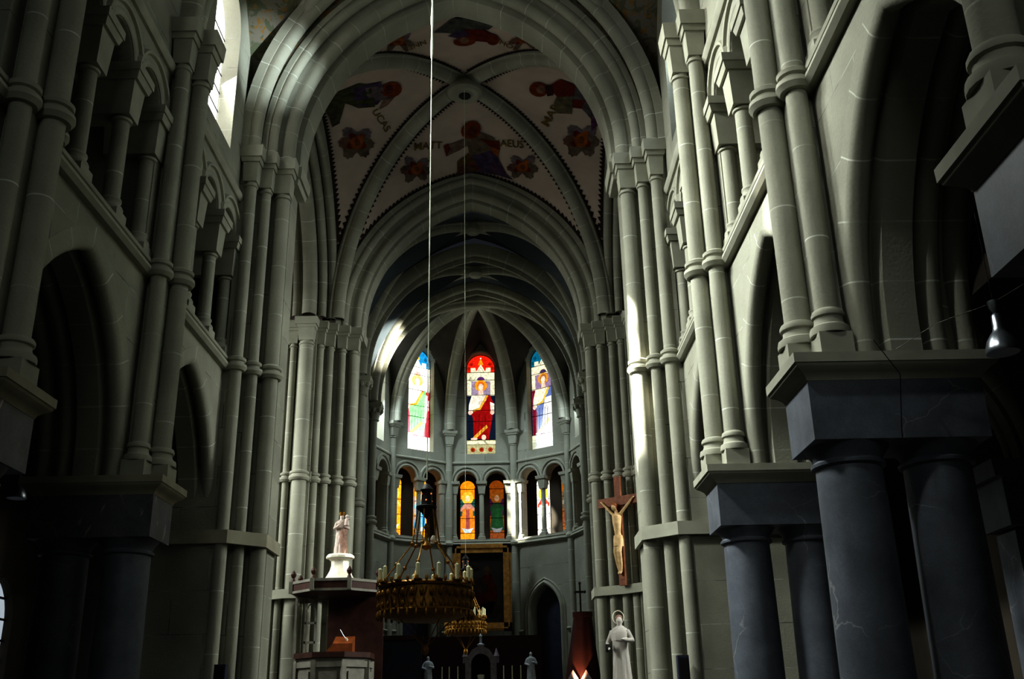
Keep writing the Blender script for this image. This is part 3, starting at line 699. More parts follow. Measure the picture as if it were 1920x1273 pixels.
# ------------------------------------------------------------------ crossing piers
def offset_course(mb, prof, outline): return plan_sweep(mb, prof, outline)
RINGP = [(-.05, 0), (.06, .0), (.12, .06), (.10, .14), (.04, .17), (.09, .21), (.11, .26), (.05, .3), (-.05, .3)]
SILLP = [(-.05, -.05), (.02, -.05), (.05, .0), (.13, .03), (.15, .14), (.05, .2), (-.05, .2)]
for sg, nm, lab in ((-1, 'left', 'shadowed clustered pier carrying the great painted arch, with a plain wall face below'), (1, 'right', 'sun-struck clustered pier carrying the great painted arch, in front of the crucifix')):
    t = thing('crossing_pier', lab, 'pier', (sg*4.4, 19.5, 0), 'piers of the great arches')
    out = [(3.9, 20.5), (3.9, 19.5), (4.18, 19.5), (4.18, 19.2), (4.45, 19.2), (4.45, 18.85), (6.4, 18.85), (6.4, 20.5)]
    build(MB().prism([(sg*x, y) for x, y in (out if sg > 0 else out[::-1])], 0, 13.3), 'core', 'wall', t)
    build(MB().box((sg*3.88, 20.14, 6.45), (.3, .68, 12.9)), 'soffit_pilaster', 'wall', t)
    ib = MB().box((sg*3.78, 20.06, 12.96), (.5, .92, .14), 0, (.9, .96)).box((sg*3.75, 20.06, 13.18), (.58, .98, .28), 0, (.92, .97)); build(ib, 'impost', 'plain', t)
    for x, y, r in ((3.83, 19.5, .16), (4.13, 19.2, .11), (4.39, 18.9, .125)):
        s = shaft(t, sg*x, y, r, 0, 12.5, True, 8.2, (12.5, 13.32))
    pl = [(sg*x, y) for x, y in [(3.68, 20.5), (3.68, 19.34), (3.98, 19.06), (4.26, 18.78), (6.3, 18.78)]]
    c = plan_sweep(MB(), [(a, b+4.8) for a, b in SILLP], pl[::-1] if sg > 0 else pl)
    build(c, 'sill_course', 'plain' if sg > 0 else 'brown', t)
    c = MB(); pts = [(3.9, 20.5), (3.9, 19.5), (4.18, 19.5), (4.18, 19.2), (4.45, 19.2), (4.45, 18.85), (4.62, 18.85)]
    pts = [(sg*x, y) for x, y in pts]
    plan_sweep(c, [(a, b+8.2) for a, b in RINGP], pts[::-1] if sg > 0 else pts); build(c, 'ring_course', 'plain', t)
ES = [(5.67, 28.62, .10), (5.42, 28.5, .10), (4.99, 28.32, .21), (4.63, 28.62, .115), (4.36, 28.82, .115), (4.02, 29.02, .115), (3.70, 29.25, .15)]
for sg, nm, lab in ((-1, 'left', 'pale many-shafted pier behind the pulpit'), (1, 'right', 'many-shafted pier that the large crucifix hangs on')):
    t = thing('chancel_pier', lab, 'pier', (sg*4.5, 29, 0), 'piers of the great arches')
    out = [(3.8, 30.1), (3.8, 29.25), (4.12, 29.25), (4.12, 29.02), (4.45, 29.02), (4.45, 28.8), (4.72, 28.8), (4.72, 28.42), (5.25, 28.42), (5.25, 28.6), (5.85, 28.6), (5.85, 30.1)]
    build(MB().prism([(sg*x, y) for x, y in (out if sg > 0 else out[::-1])], 0, 13.1), 'core', 'wall', t)
    build(MB().box((sg*3.78, 29.82, 6.35), (.3, .56, 12.7)), 'soffit_pilaster', 'wall', t)
    ib = MB().box((sg*3.7, 29.78, 12.98), (.6, .7, .28), 0, (.92, .97)); build(ib, 'impost', 'plain', t)
    for x, y, r in ES: shaft(t, sg*x, y, r, 0, 12.4, True, 8.1, (12.4, 13.12), seg=16)
    pl = [(3.52, 30.1), (3.52, 29.1), (4.3, 28.62), (4.78, 28.1), (5.2, 28.1), (5.8, 28.5)]
    pl = [(sg*x, y) for x, y in pl]
    c = plan_sweep(MB(), [(a, b+4.82) for a, b in SILLP], pl[::-1] if sg > 0 else pl); build(c, 'sill_course', 'plain', t)
    pl = [(sg*x, y) for x, y in out[:-1]]
    c = plan_sweep(MB(), [(a, b+8.1) for a, b in RINGP], pl[::-1] if sg > 0 else pl); build(c, 'ring_course', 'plain', t)

# ================================================================== CHANCEL
for sg, nm in SIDES:
    struct(MB().box((sg*4.3, 32.8, 8.5), (.6, 5.6, 17)), 'wall_%s_chancel' % nm, 'wall')
    for Y, lab in ((32.3, 'first'), (35.35, 'second')):
        t = thing('chancel_shaft', '%s wall shaft of the chancel, %s, with carved capital' % (lab, 'lit behind the Madonna' if sg < 0 else 'behind the crucifix pier'), 'wall shaft', (sg*3.86, Y, 0), 'chancel wall shafts')
        shaft(t, sg*3.86, Y, .14, 0, 11.95, True, 8.1, None, seg=16)
        k = MB().lathe((sg*3.82, Y, 11.9), [(.14, 0), (.17, .03), (.15, .07), (.19, .25), (.24, .4), (.34, .5)], 16).box((sg*3.84, Y, 12.48), (.62, .62, .16), 0, (.9, .9))
        for q in range(8):
            an = q*PI/4; k.ball((sg*3.82+.26*math.cos(an), Y+.26*math.sin(an), 12.28), (.07, .07, .1), 6, 5)
        build(k, 'capital', 'plain', t)
for i, (yc, hy, bz) in enumerate(((31.05, .98, 17.75), (33.8, 1.25, 17.35))):
    cv = Vault(0, yc, 3.98, hy, 12.6, bz, bz-.05, 14.8)
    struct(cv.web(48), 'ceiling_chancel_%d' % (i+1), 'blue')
    trim(cv.rib(.4, .32), 'arch')
    trim(MB().lathe((0, yc, bz-.38), [(.12, 0), (.22, .03), (.28, .1), (.28, .3)], 20), 'arch')
for Y in (32.3, 35.3):
    a = pointed(3.6, 4.2, 12.7, 22, 12.56)
    trim(arch_sweep(MB(), a, [(Y-.36, .55), (Y-.36, .3)]+rollpts((Y-.22, .24), .12, PI, PI*2)+[(Y-.1, .2), (Y-.08, .0)]+rollpts((Y, .08), .09, PI, PI*2)+[(Y+.1, .2)]+rollpts((Y+.22, .24), .12, PI, PI*2)+[(Y+.36, .3), (Y+.36, .55)], 'x', 0), 'arch')

# ================================================================== APSE
AO = V((0, 35.4, 0)); RP = 4.3; AP = 4.09; HW = 1.329
def frame(th):
    n = V((math.sin(th), math.cos(th), 0)); u = V((math.cos(th), -math.sin(th), 0))
    return lambda a, b, d: AO+n*(AP+d)+u*a+V((0, 0, b))
WARCH = pointed(1.22, 3.25, 13.2, 14)
CROWN = V((0, 35.75, 16.85))
def rib_curve(th, n=18):
    P = AO+V((math.sin(th), math.cos(th), 0))*(RP-.12)
    return [V((CROWN.x+(P.x-CROWN.x)*math.sin(s*PI/2), CROWN.y+(P.y-CROWN.y)*math.sin(s*PI/2), 12.6+(CROWN.z-12.6)*math.cos(s*PI/2))) for s in [i/n for i in range(n+1)]]
BAYS = [-72, -36, 0, 36, 72]
for bi, deg in enumerate(BAYS):
    th = math.radians(deg); F = frame(th); nm = ['far_left', 'left', 'middle', 'right', 'far_right'][bi]
    win = [(-.6, 11.65), (.6, 11.65)]+circle(0, 15.45, .6, 0, PI, 14)
    gal = [(-1.02, 8.2), (1.02, 8.2)]+circle(.6, 10.5, .42, 0, PI, 10)+circle(-.6, 10.5, .42, 0, PI, 10)
    holes = [win, gal]
    outer = [(-HW, 0), (HW, 0), (HW, 17), (-HW, 17)]
    if abs(deg) == 36:
        nic = pointed(.68, 1.0, 5.3, 10, 0.0)
        outer = [(-HW, 17), (-HW, 0)]+[(x, z) for x, z, _, _ in nic]+[(HW, 0), (HW, 17)]
    struct(MB().panel(outer, holes, F, .42), 'wall_apse_'+nm, 'wall')
    # outer wall of the gallery passage
    gh = [[(s*.6-.31, 8.3), (s*.6+.31, 8.3)]+circle(s*.6, 10.45, .31, 0, PI, 10) for s in (-1, 1)]
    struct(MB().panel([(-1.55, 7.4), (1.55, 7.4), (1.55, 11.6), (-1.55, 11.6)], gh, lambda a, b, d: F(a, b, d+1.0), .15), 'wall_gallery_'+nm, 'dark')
    struct(MB().poly([F(-1.4, 8.05, .3), F(1.4, 8.05, .3), F(1.55, 8.05, 1.1), F(-1.55, 8.05, 1.1)]).poly([F(-1.4, 11.3, .3), F(1.4, 11.3, .3), F(1.55, 11.3, 1.1), F(-1.55, 11.3, 1.1)]), 'floor_gallery_'+nm, 'dark', None, 0)
    # window reveal moulding, wall arch, strings, gallery arch hoods
    mb = MB(); nrm = F(0, 0, 1)-F(0, 0, 0); uu = F(1, 0, 0)-F(0, 0, 0); zz = V((0, 0, 1))
    for s in (-1, 1):
        for a_r, pr in ((.42, [(0, .0), (-.03, .01), (-.05, .05), (-.03, .09), (.0, .10)]), (.58, [(.0, -.02), (-.06, 0), (-.07, .05), (0, .08)])):
            mb.sweep(pr, [(F(s*.6+a_r*math.cos(a), 10.5+a_r*math.sin(a), 0), nrm, uu*math.cos(a)+zz*math.sin(a)) for a in [PI*i/14 for i in range(15)]])
    for zb, pr in ((8.02, [(.1, -.16), (-.06, -.14), (-.16, -.06), (-.14, .0), (-.06, .03), (-.1, .07), (-.09, .12), (.1, .14)]), (11.28, [(.1, -.06), (-.06, -.05), (-.08, .0), (-.03, .05), (.1, .06)])):
        mb.sweep(pr, [(F(-HW, zb, 0), nrm, zz), (F(HW, zb, 0), nrm, zz)])
    mb.sweep([(.05, -.02), (-.05, 0), (-.06, .06), (.02, .1)], [(F(x, z, 0), nrm, uu*nx+zz*nz) for x, z, nx, nz in pointed(.62, 3.0, 15.42, 2, 11.62)] if 0 else [(F(.62*math.cos(a), 15.45+.62*math.sin(a), 0), nrm, uu*math.cos(a)+zz*math.sin(a)) for a in [PI*i/16 for i in range(17)]])
    if abs(deg) == 36:
        mb.sweep([(.3, -.02), (.1, -.02), (-.05, .02), (-.09, .08), (-.05, .15), (-.02, .17), (-.06, .21), (-.02, .26), (.05, .26)], [(F(x, z, 0), nrm, uu*nx+zz*nz) for x, z, nx, nz in nic])
    for a, b in ([(-HW, -.98), (.98, HW)] if abs(deg) == 36 else [(-HW, HW)]):
        if deg: mb.sweep([(.1, -.1), (-.05, -.09), (-.11, -.02), (-.06, .03), (.1, .06)], [(F(a, 4.66, 0), nrm, zz), (F(b, 4.66, 0), nrm, zz)])
    trim(mb, 'plain')
    if abs(deg) == 36:
        struct(MB().poly([F(x, z, .42) for x, z, _, _ in nic]), 'door_%d' % (1 if deg < 0 else 2), 'navypanel', None, 0)
    # vault cell: ruled between wall arch and the two ribs
    mb = MB()
    for s in (-1, 1):
        D = rib_curve(th+s*math.radians(18), 16)[::-1]; W = pointed(1.22, 3.25, 13.2, 16)
        W = [F(s*x if s > 0 else x, z, 0) for x, z, _, _ in (W[:17] if s < 0 else W[16:][::-1])]
        mb.grid(lambda u, v: W[int(round(u*16))].lerp(D[int(round(u*16))], v), 16, 10)
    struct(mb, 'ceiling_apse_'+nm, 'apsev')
    # colonnettes of the gallery
    for a, cl in ((0, 'middle'), (-1.1, 'side'), (1.1, 'side')):
        if cl == 'side' and abs(deg) > 40 and a*deg > 0: continue
        p = F(a, 0, .1)
        lab = {'far_left': 'behind the Madonna statue', 'left': 'of the bay with the orange and blue glass', 'middle': 'between the orange and the green saint', 'right': 'of the bay struck by the sun', 'far_right': 'nearest the crucifix'}[nm]
        t = thing('gallery_column', ('short column %s in the apse gallery' % lab) if cl == 'middle' else ('engaged column at the %s jamb %s in the apse gallery' % ('near' if (a*deg > 0 or (deg == 0 and a > 0)) else 'far', lab)), 'column', (p.x, p.y, 8.15), 'apse gallery columns')
        b = MB().box((p.x, p.y, 8.2), (.3, .3, .1), -th).lathe((p.x, p.y, 8.25), [(.15, 0), (.155, .03), (.12, .08), (.115, .1), (.125, .13), (.1, .17)], 14); build(b, 'base', 'plain', t)
        build(MB().lathe((p.x, p.y, 0), [(.095, 8.4), (.09, 10.0)], 14), 'shaft', 'shaft', t)
        k = MB().lathe((p.x, p.y, 9.97), [(.09, 0), (.115, .02), (.1, .05)], 14).box((p.x, p.y, 10.2), (.34, .34, .38), -th, (.72, .72)).box((p.x, p.y, 10.45), (.44, .5, .12), -th, (.92, .92)); build(k, 'capital', 'plain', t)
# piers and ribs
for deg in (-54, -18, 18, 54):
    th = math.radians(deg); P = AO+V((math.sin(th), math.cos(th), 0))*(RP-.05)
    lab = {-54: 'sunlit apse shaft beside the green-robed window', -18: 'apse shaft between the green-robed and the red-robed window', 18: 'apse shaft between the red-robed and the blue-robed window', 54: 'apse shaft beside the blue-robed window'}[deg]
    t = thing('apse_shaft', lab, 'wall shaft', (P.x, P.y, 0), 'apse wall shafts')
    s = shaft(t, P.x, P.y, .14, 0, 12.0, True, None, None, seg=16)
    k = MB().lathe((P.x, P.y, 11.93), [(.14, 0), (.17, .03), (.14, .07)], 16).box((P.x, P.y, 12.2), (.36, .36, .36), -th, (.8, .8)).box((P.x, P.y, 12.42), (.5, .5, .09), -th, (.85, .85)).box((P.x, P.y, 12.52), (.58, .58, .12), -th, (.94, .94))
    build(k, 'capital', 'plain', t)
    build(MB().lathe((P.x, P.y, 7.9), [(.14, 0), (.2, .04), (.22, .12), (.17, .2), (.14, .24)], 16), 'ring', 'plain', t)
mb = MB()
for deg in (-90, -54, -18, 18, 54, 90):
    th = math.radians(deg); pts = rib_curve(th, 24); d = V((math.sin(th), math.cos(th), 0)); perp = V((d.y, -d.x, 0)); path = []
    for i, p in enumerate(pts):
        tg = (pts[min(i+1, 24)]-pts[max(i-1, 0)]).normalized(); nr = tg.cross(perp)
        if nr.dot(V((0, 36.5, 11))-p) < 0: nr = -nr
        path.append((p, perp, nr))
    w, h = .44, .3
    mb.sweep([(-w*.5, -.1), (-w*.5, h*.3), (-w*.4, h*.42)]+[(w*.34*math.cos(a), h*.45+h*.55*math.sin(a)) for a in [PI-PI*i/8 for i in range(9)]]+[(w*.4, h*.42), (w*.5, h*.3), (w*.5, -.1)], path)
trim(mb, 'arch')
struct(MB().lathe((0, 36, 16.9), [(5.4, 0), (4.0, 1.2), (.01, 2.0)], 24, 0, PI), 'ceiling_apse_roof', 'dark')
# ================================================================== STAINED GLASS
LEAD = M['black']
class Glass:
    def __init__(s, fn, d): s.mb = MB(); s.m = []; s.fn = fn; s.d = d; s.k = 0
    def p(s, pts, col, e):
        m = glass(col, e)
        if m not in s.m: s.m.append(m)
        s.mb.cur = s.m.index(m); s.k += 1
        s.mb.poly([s.fn(a, b, s.d-.0015*s.k) for a, b in pts])
    def el(s, c, rx, ry, col, e, n=16, a0=0, a1=2*PI): s.p([(c[0]+rx*math.cos(a0+(a1-a0)*i/n), c[1]+ry*math.sin(a0+(a1-a0)*i/n)) for i in range(n+(0 if a1-a0 > 6.2 else 1))], col, e)
    def rect(s, a, b, c, d, col, e): s.p([(a, b), (c, b), (c, d), (a, d)], col, e)
WN = [50]
def finish(gl, bars, fn, d, label=None):
    WN[0] += 1; w = bpy.data.objects.new('window_%d' % WN[0], None); C.objects.link(w); ORG[w.name] = V((0, 0, 0)); w['kind'] = 'structure'
    build(gl.mb, 'stained_glass', gl.m, w, 0)
    b = MB()
    for pts in bars: b.tube([fn(a, z, d-.04) for a, z in pts], .012, 5)
    build(b, 'lead_bar', 'black', w)
def saint(deg, P):
    """tall lancet saint; x,y given on a 300x1095 drawing board, y down"""
    F = frame(math.radians(deg)); D = .36; E = P['e']; G = Glass(F, D)
    q = lambda x, y: ((x-945)/150*.6, 16.05-(y-150)/1095*4.4)
    def p(pts, col, k=1): G.p([q(*a) for a in pts], col, E*k)
    def el(c, rx, ry, col, k=1, a0=0, a1=2*PI): cc = q(*c); G.el(cc, rx/250, ry/249, col, E*k, 16, a0, a1)
    G.p([(-.6, 11.65), (.6, 11.65)]+circle(0, 15.45, .6, 0, PI, 18), P['top'], E)
    for sx in (-1, 1):
        for yy in (250, 300): el((945+sx*(100 if yy == 250 else 125), yy), 20, 20, tuple(c*.5 for c in P['top']))
    p([(915, 260), (975, 260), (945, 180)], P['tip']); el((945, 185), 9, 9, (1, .9, .8))
    p([(800, 345), (838, 345), (838, 290), (890, 290), (895, 335), (945, 250), (995, 335), (1000, 290), (1050, 290), (1050, 345), (1095, 345), (1095, 600), (800, 600)], P['gable'])
    p([(905, 345), (985, 345), (945, 275)], tuple(c*.6 for c in P['gable'])); p([(917, 340), (973, 340), (945, 292)], P['gable'])
    p([(845, 440), (1045, 440), (1045, 590), (845, 590)], P['nimbusbg'])
    el((945, 425), 40, 34, P['dome'], 1, 0, PI)
    p([(800, 600), (1095, 600), (1095, 1080), (800, 1080)], P['side'])
    if P.get('side2'): p([(1020, 600), (1095, 600), (1095, 1080), (1020, 1080)], P['side2'])
    el((945, 490), 66, 62, P['halo']); el((945, 488), 40, 46, P['hair']); el((945, 505), 27, 38, (1, .72, .58), P.get('fk', 1))
    p([(925, 540), (965, 540), (975, 600), (915, 600)], (.9, .6, .45))
    p([(850, 595), (1040, 595), (1075, 680), (1060, 860), (1035, 1000), (1025, 1075), (868, 1060), (862, 850), (820, 720)], P['robe'])
    if P.get('robe2'): p([(960, 700), (1075, 690), (1060, 860), (1035, 1000), (1025, 1075), (900, 1070)], P['robe2'])
    p([(850, 590), (1012, 590), (1000, 650), (930, 740), (862, 762), (828, 745), (818, 700)], P['drape'])
    p([(1000, 592), (1022, 600), (940, 752), (866, 772), (862, 755), (925, 730)], P['edge'])
    p([(1040, 670), (1085, 690), (1082, 780), (1045, 765)], P['drape']); p([(818, 700), (850, 720), (862, 790), (815, 785)], P['drape'])
    el((832, 785), 22, 24, (1, .68, .52), P.get('fk', 1)); el((1062, 785), 22, 24, (1, .68, .52), P.get('fk', 1))
    p([(862, 1045), (1000, 915), (1015, 945), (885, 1068)], P['edge'])
    el((872, 1066), 36, 14, (1, .7, .55)); el((972, 1052), 24, 30, (1, .7, .55))
    for i in range(4): p([(890+i*34, 800), (896+i*34, 800), (884+i*34, 1020), (878+i*34, 1020)], tuple(c*.5 for c in P['robe']))
    if P.get('staff'): p([(1040, 640), (1066, 640), (1050, 930), (1030, 930)], P['staff'])
    p([(795, 1080), (1095, 1080), (1095, 1245), (795, 1245)], P['base']); p([(795, 1088), (1095, 1088), (1095, 1122), (795, 1122)], P['gable'])
    for x in (858, 948, 1038): el((x, 1182), 24, 24, P['dot']); el((x, 1182), 9, 9, tuple(c*.4 for c in P['dot']))
    bars = [[q(798, y), q(1092, y)] for y in (345, 430, 595, 760, 880, 1080, 1128)]+[[(a, 11.65), (a, 15.5)] for a in (-.59, .59)]
    bars.append([(.592*math.cos(PI*i/12), 15.45+.592*math.sin(PI*i/12)) for i in range(13)])
    finish(G, bars, F, D)
saint(0, dict(e=.95, top=(.85, .03, .01), tip=(1, .35, .02), gable=(.85, .82, .58), nimbusbg=(.35, .28, .38), dome=(.12, .04, .16), side=(.008, .018, .04), halo=(1, .36, .02), hair=(.75, .2, .02), robe=(.36, .008, .008), drape=(.95, .85, .68), edge=(.75, .42, .06), base=(.50, .47, .26), dot=(.38, .05, .01), fk=.85))
saint(-36, dict(e=2.2, top=(.01, .16, .32), tip=(.75, .35, .04), gable=(1, .95, .75), nimbusbg=(.6, .55, .52), dome=(.5, .3, .25), side=(.55, .06, .10), side2=(.42, .01, .03), halo=(.75, .4, .12), hair=(.6, .3, .15), robe=(.20, .62, .20), drape=(1, .95, .78), edge=(.7, .3, .03), base=(1, .97, .8), dot=(.75, .72, .5), staff=(1, .9, .8)))
saint(36, dict(e=1.0, top=(.005, .16, .26), tip=(.9, .38, .02), gable=(.85, .78, .55), nimbusbg=(.32, .22, .34), dome=(.08, .05, .12), side=(.22, .01, .035), side2=(.45, .3, .38), halo=(.7, .33, .04), hair=(.4, .18, .06), robe=(.13, .18, .42), robe2=(.85, .85, .80), drape=(.95, .88, .62), edge=(.75, .5, .06), base=(.62, .66, .5), dot=(.25, .3, .2), fk=.9))
for deg, e in ((-72, 4.0), (72, 1.2)):                   # clear quarry glazing of the two outer windows
    F = frame(math.radians(deg)); G = Glass(F, .36)
    G.p([(-.6, 11.65), (.6, 11.65)]+circle(0, 15.45, .6, 0, PI, 18), (.9, .95, .9), e)
    finish(G, [[(-.6, z), (.6, z)] for z in (12.3, 13.0, 13.7, 14.4, 15.1)]+[[(a, 11.65), (a, 15.9)] for a in (-.2, .2)]+[[(-.6, z), (.6, z+.9)] for z in (11.7, 12.6, 13.5, 14.4)], F, .36)
def small_saint(deg, s, P):
    F = frame(math.radians(deg)); D = .985; E = P['e']; G = Glass(F, D); c = s*.6
    G.p([(c-.31, 8.3), (c+.31, 8.3)]+circle(c, 10.45, .31, 0, PI, 14), P['bg'], E)
    p = lambda pts, col: G.p([(c+a, b) for a, b in pts], col, E)
    p([(-.31, 9.3), (.31, 9.3), (.31, 10.0), (-.31, 10.0)], P['mid'])
    G.el((c, 10.05), .24, .27, P['halo'], E); G.el((c, 10.02), .10, .13, P['face'], E)
    p([(-.29, 9.62), (-.1, 9.84), (.1, 9.84), (.29, 9.62), (.29, 9.5), (-.29, 9.5)], P['shoulder'])
    p([(-.2, 9.6), (.2, 9.6), (.29, 8.7), (-.29, 8.7)], P['robe']); p([(-.06, 9.58), (.07, 9.58), (.1, 8.75), (-.08, 8.75)], P['stripe'])
    p([(-.24, 8.82), (0, 8.76), (.24, 8.82), (.12, 8.62), (-.12, 8.62)], P['scroll']); p([(-.31, 8.3), (.31, 8.3), (.31, 8.58), (-.31, 8.58)], P['base'])
    finish(G, [[(c-.31, z), (c+.31, z)] for z in (8.6, 9.2, 9.8, 10.4)]+[[(c+a, 8.3), (c+a, 10.45)] for a in (-.3, .3)], F, D)
OR = (1, .33, .01)
small_saint(0, -1, dict(e=.95, bg=OR, mid=(.02, .12, .10), halo=(1, .55, .05), face=(1, .72, .42), shoulder=(.62, .30, .22), robe=(.85, .28, .02), stripe=(.42, .10, .08), scroll=(.6, .72, .72), base=(1, .38, .01)))
small_saint(0, 1, dict(e=.42, bg=(.55, .14, .004), mid=(.10, .01, .08), halo=(.5, .16, .01), face=(.75, .45, .25), shoulder=(.02, .10, .03), robe=(.015, .13, .03), stripe=(.02, .17, .04), scroll=(.55, .55, .55), base=(.55, .14, .01)))
small_saint(-36, -1, dict(e=1.6, bg=OR, mid=OR, halo=(1, .5, .1), face=(1, .72, .5), shoulder=(.9, .4, .1), robe=OR, stripe=(.6, .3, .5), scroll=(1, .85, .65), base=(1, .28, .01)))
small_saint(-36, 1, dict(e=1.6, bg=OR, mid=(.6, .4, .3), halo=(1, .38, .01), face=(1, .7, .4), shoulder=(.25, .6, .75), robe=(.08, .32, .55), stripe=(.2, .5, .7), scroll=(1, .95, .8), base=(1, .36, .02)))
small_saint(36, -1, dict(e=2.4, bg=(.9, .85, .7), mid=(.9, .85, .75), halo=(.9, .4, .05), face=(1, .8, .6), shoulder=(.5, .05, .03), robe=(1, .92, .85), stripe=(.9, .7, .6), scroll=(1, 1, .9), base=(1, .9, .75)))
small_saint(36, 1, dict(e=.5, bg=(.8, .25, .02), mid=(.3, .2, .1), halo=(.9, .35, .03), face=(1, .7, .5), shoulder=(.5, .5, .4), robe=(.55, .12, .03), stripe=(.3, .1, .05), scroll=(.8, .8, .7), base=(.8, .2, .02)))
for s in (-1, 1):
    for deg in (-72, 72): small_saint(deg, s, dict(e=.35, bg=(.5, .35, .15), mid=(.3, .3, .25), halo=(.6, .35, .1), face=(.7, .5, .3), shoulder=(.3, .3, .3), robe=(.35, .3, .15), stripe=(.3, .2, .1), scroll=(.5, .5, .5), base=(.5, .3, .1)))

# ================================================================== CHANDELIERS
def chandelier(x, y, zr, label, clabel, nc, R, hub, lantern):
    H = .33*R/.61
    t = thing('chandelier', label, 'chandelier', (x, y, zr), None)
    b = MB().lathe((x, y, zr), [(R, -.03), (R+.01, 0), (R-.01, .02), (R-.03, 0), (R-.03, -H), (R-.01, -H-.03), (R+.01, -H), (R, -H+.02)], 64)
    build(b, 'band', 'gold', t)
    o = MB()
    for k in range(32):
        an = 2*PI*k/32; px, py = x+(R+.012)*math.cos(an), y+(R+.012)*math.sin(an)
        o.ball((px, py, zr-.12), (.03, .03, .045), 8, 6); o.ball((px, py, zr-H*.8), (.022, .022, .035), 8, 6)
        a2 = an+PI/32; qx, qy = x+(R+.015)*math.cos(a2), y+(R+.015)*math.sin(a2)
        o.tube([(px, py, zr-H+.03), (qx, qy, zr-.06)], .008, 5); o.tube([(qx, qy, zr-H+.03), (px, py, zr-.06)], .008, 5)
        o.ball((qx, qy, zr-H-.05), (.02, .02, .05), 6, 5); o.ball((qx, qy, zr+.04), (.022, .022, .04), 6, 5)
    build(o, 'filigree', 'gold', t)
    bowl = MB().lathe((x, y, zr-H), [(R-.02, 0), (R*.8, -.07), (R*.6, -.11)], 48); build(bowl, 'lower_ring', 'gold', t)
    h = MB().lathe((x, y, hub), [(.001, -.06), (.04, -.04), (.07, 0), (.05, .04), (.025, .08), (.02, .22), (.035, .25), (.015, .3)], 20); build(h, 'hub', 'gold', t)
    for k in range(6):
        an = 2*PI*k/6+.35; e = V((x+R*math.cos(an), y+R*math.sin(an), zr)); s = V((x+.19*math.cos(an), y+.19*math.sin(an), hub+.02))
        rd = MB().tube([e, e.lerp(s, .33), e.lerp(s, .66), s, (x+.12*math.cos(an), y+.12*math.sin(an), lantern-.0)], .010, 6)
        for f in (.0, .5, 1): rd.ball(e.lerp(s, f), .028, 8, 6)
        build(rd, 'rod', 'gold', t)
    build(MB().ball((x+.1, y-.05, hub+.08), (.035, .035, .055), 10, 8), 'bulb', 'white', t)
    for k in range(4):                                       # lower stay rods to a bottom finial
        an = 2*PI*k/4+.6; build(MB().tube([(x+R*.6*math.cos(an), y+R*.6*math.sin(an), zr-H-.11), (x, y, zr-H-.45)], .008, 5), 'stay_rod', 'gold', t)
    build(MB().ball((x, y, zr-H-.47), (.05, .05, .07), 10, 8), 'finial', 'gold', t)
    L = MB().lathe((x, y, lantern), [(.001, -.12), (.03, -.09), (.07, -.03), (.135, .02), (.14, .05), (.08, .07), (.075, .09), (.07, .26), (.09, .28), (.07, .31), (.04, .35), (.015, .37), (.012, .42)], 12)
    L = build(L, 'lantern', 'black', t)
    lp = MB()
    for k in range(6): lp.ball((x+.075*math.cos(k*PI/3+.5), y+.075*math.sin(k*PI/3+.5), lantern+.13+.09*(k % 2)), .012, 8, 6)
    build(lp, 'lantern_lamp', 'lampdot', L)
    cm = None
    for k in range(nc):
        an = 2*PI*(k+.3)/nc; px, py = x+R*.985*math.cos(an), y+R*.985*math.sin(an)
        c = thing('candle', clabel, 'candle', (px, py, zr), 'candles on the %s chandelier' % ('front' if y < 20 else 'rear')) if cm is None else None
        if cm is None:
            build(MB().lathe((px, py, zr+.015), [(.05, 0), (.055, .015), (.02, .02), (.02, .04)], 10), 'drip_pan', 'gold', c)
            build(MB().lathe((px, py, zr+.04), [(.026, 0), (.026, .18), (.018, .19), (.006, .195), (.005, .215)], 12), 'wax', 'candle', c); cm = c
        else: dup(cm, (px, py, zr))
    return t
chandelier(-.06, 13.4, 3.23, 'large gilded ring chandelier hanging nearest, with cream candles round its rim', 'cream candle on the rim of the large front chandelier', 14, .61, 3.76, 4.24)
chandelier(.03, 23.6, 3.72, 'smaller looking gilded ring chandelier, partly hidden behind the front one', 'cream candle on the rim of the rear chandelier', 10, .45, 4.25, 4.8)
def wire(x, y, z0, z1, label, r):
    n = int((z1-z0)/.12); pts = [(x, y, z0+(z1-z0)*i/n) for i in range(n+1)]
    o = build(MB().tube(pts, [(r if z0+.12*i > 11.6 else r*.42)*(1+.25*math.sin(i*1.3)) for i in range(n+1)], 6), 'suspension_wire', 'wire'); return tag(o, label, 'wire')  # upper length made thicker to imitate the glow of the lit wire
wire(-.06, 13.4, 4.65, 18.9, 'long bright wire down the middle of the picture carrying the front chandelier', .02)
wire(.03, 23.6, 5.2, 18.1, 'faint thin wire carrying the rear chandelier', .007)

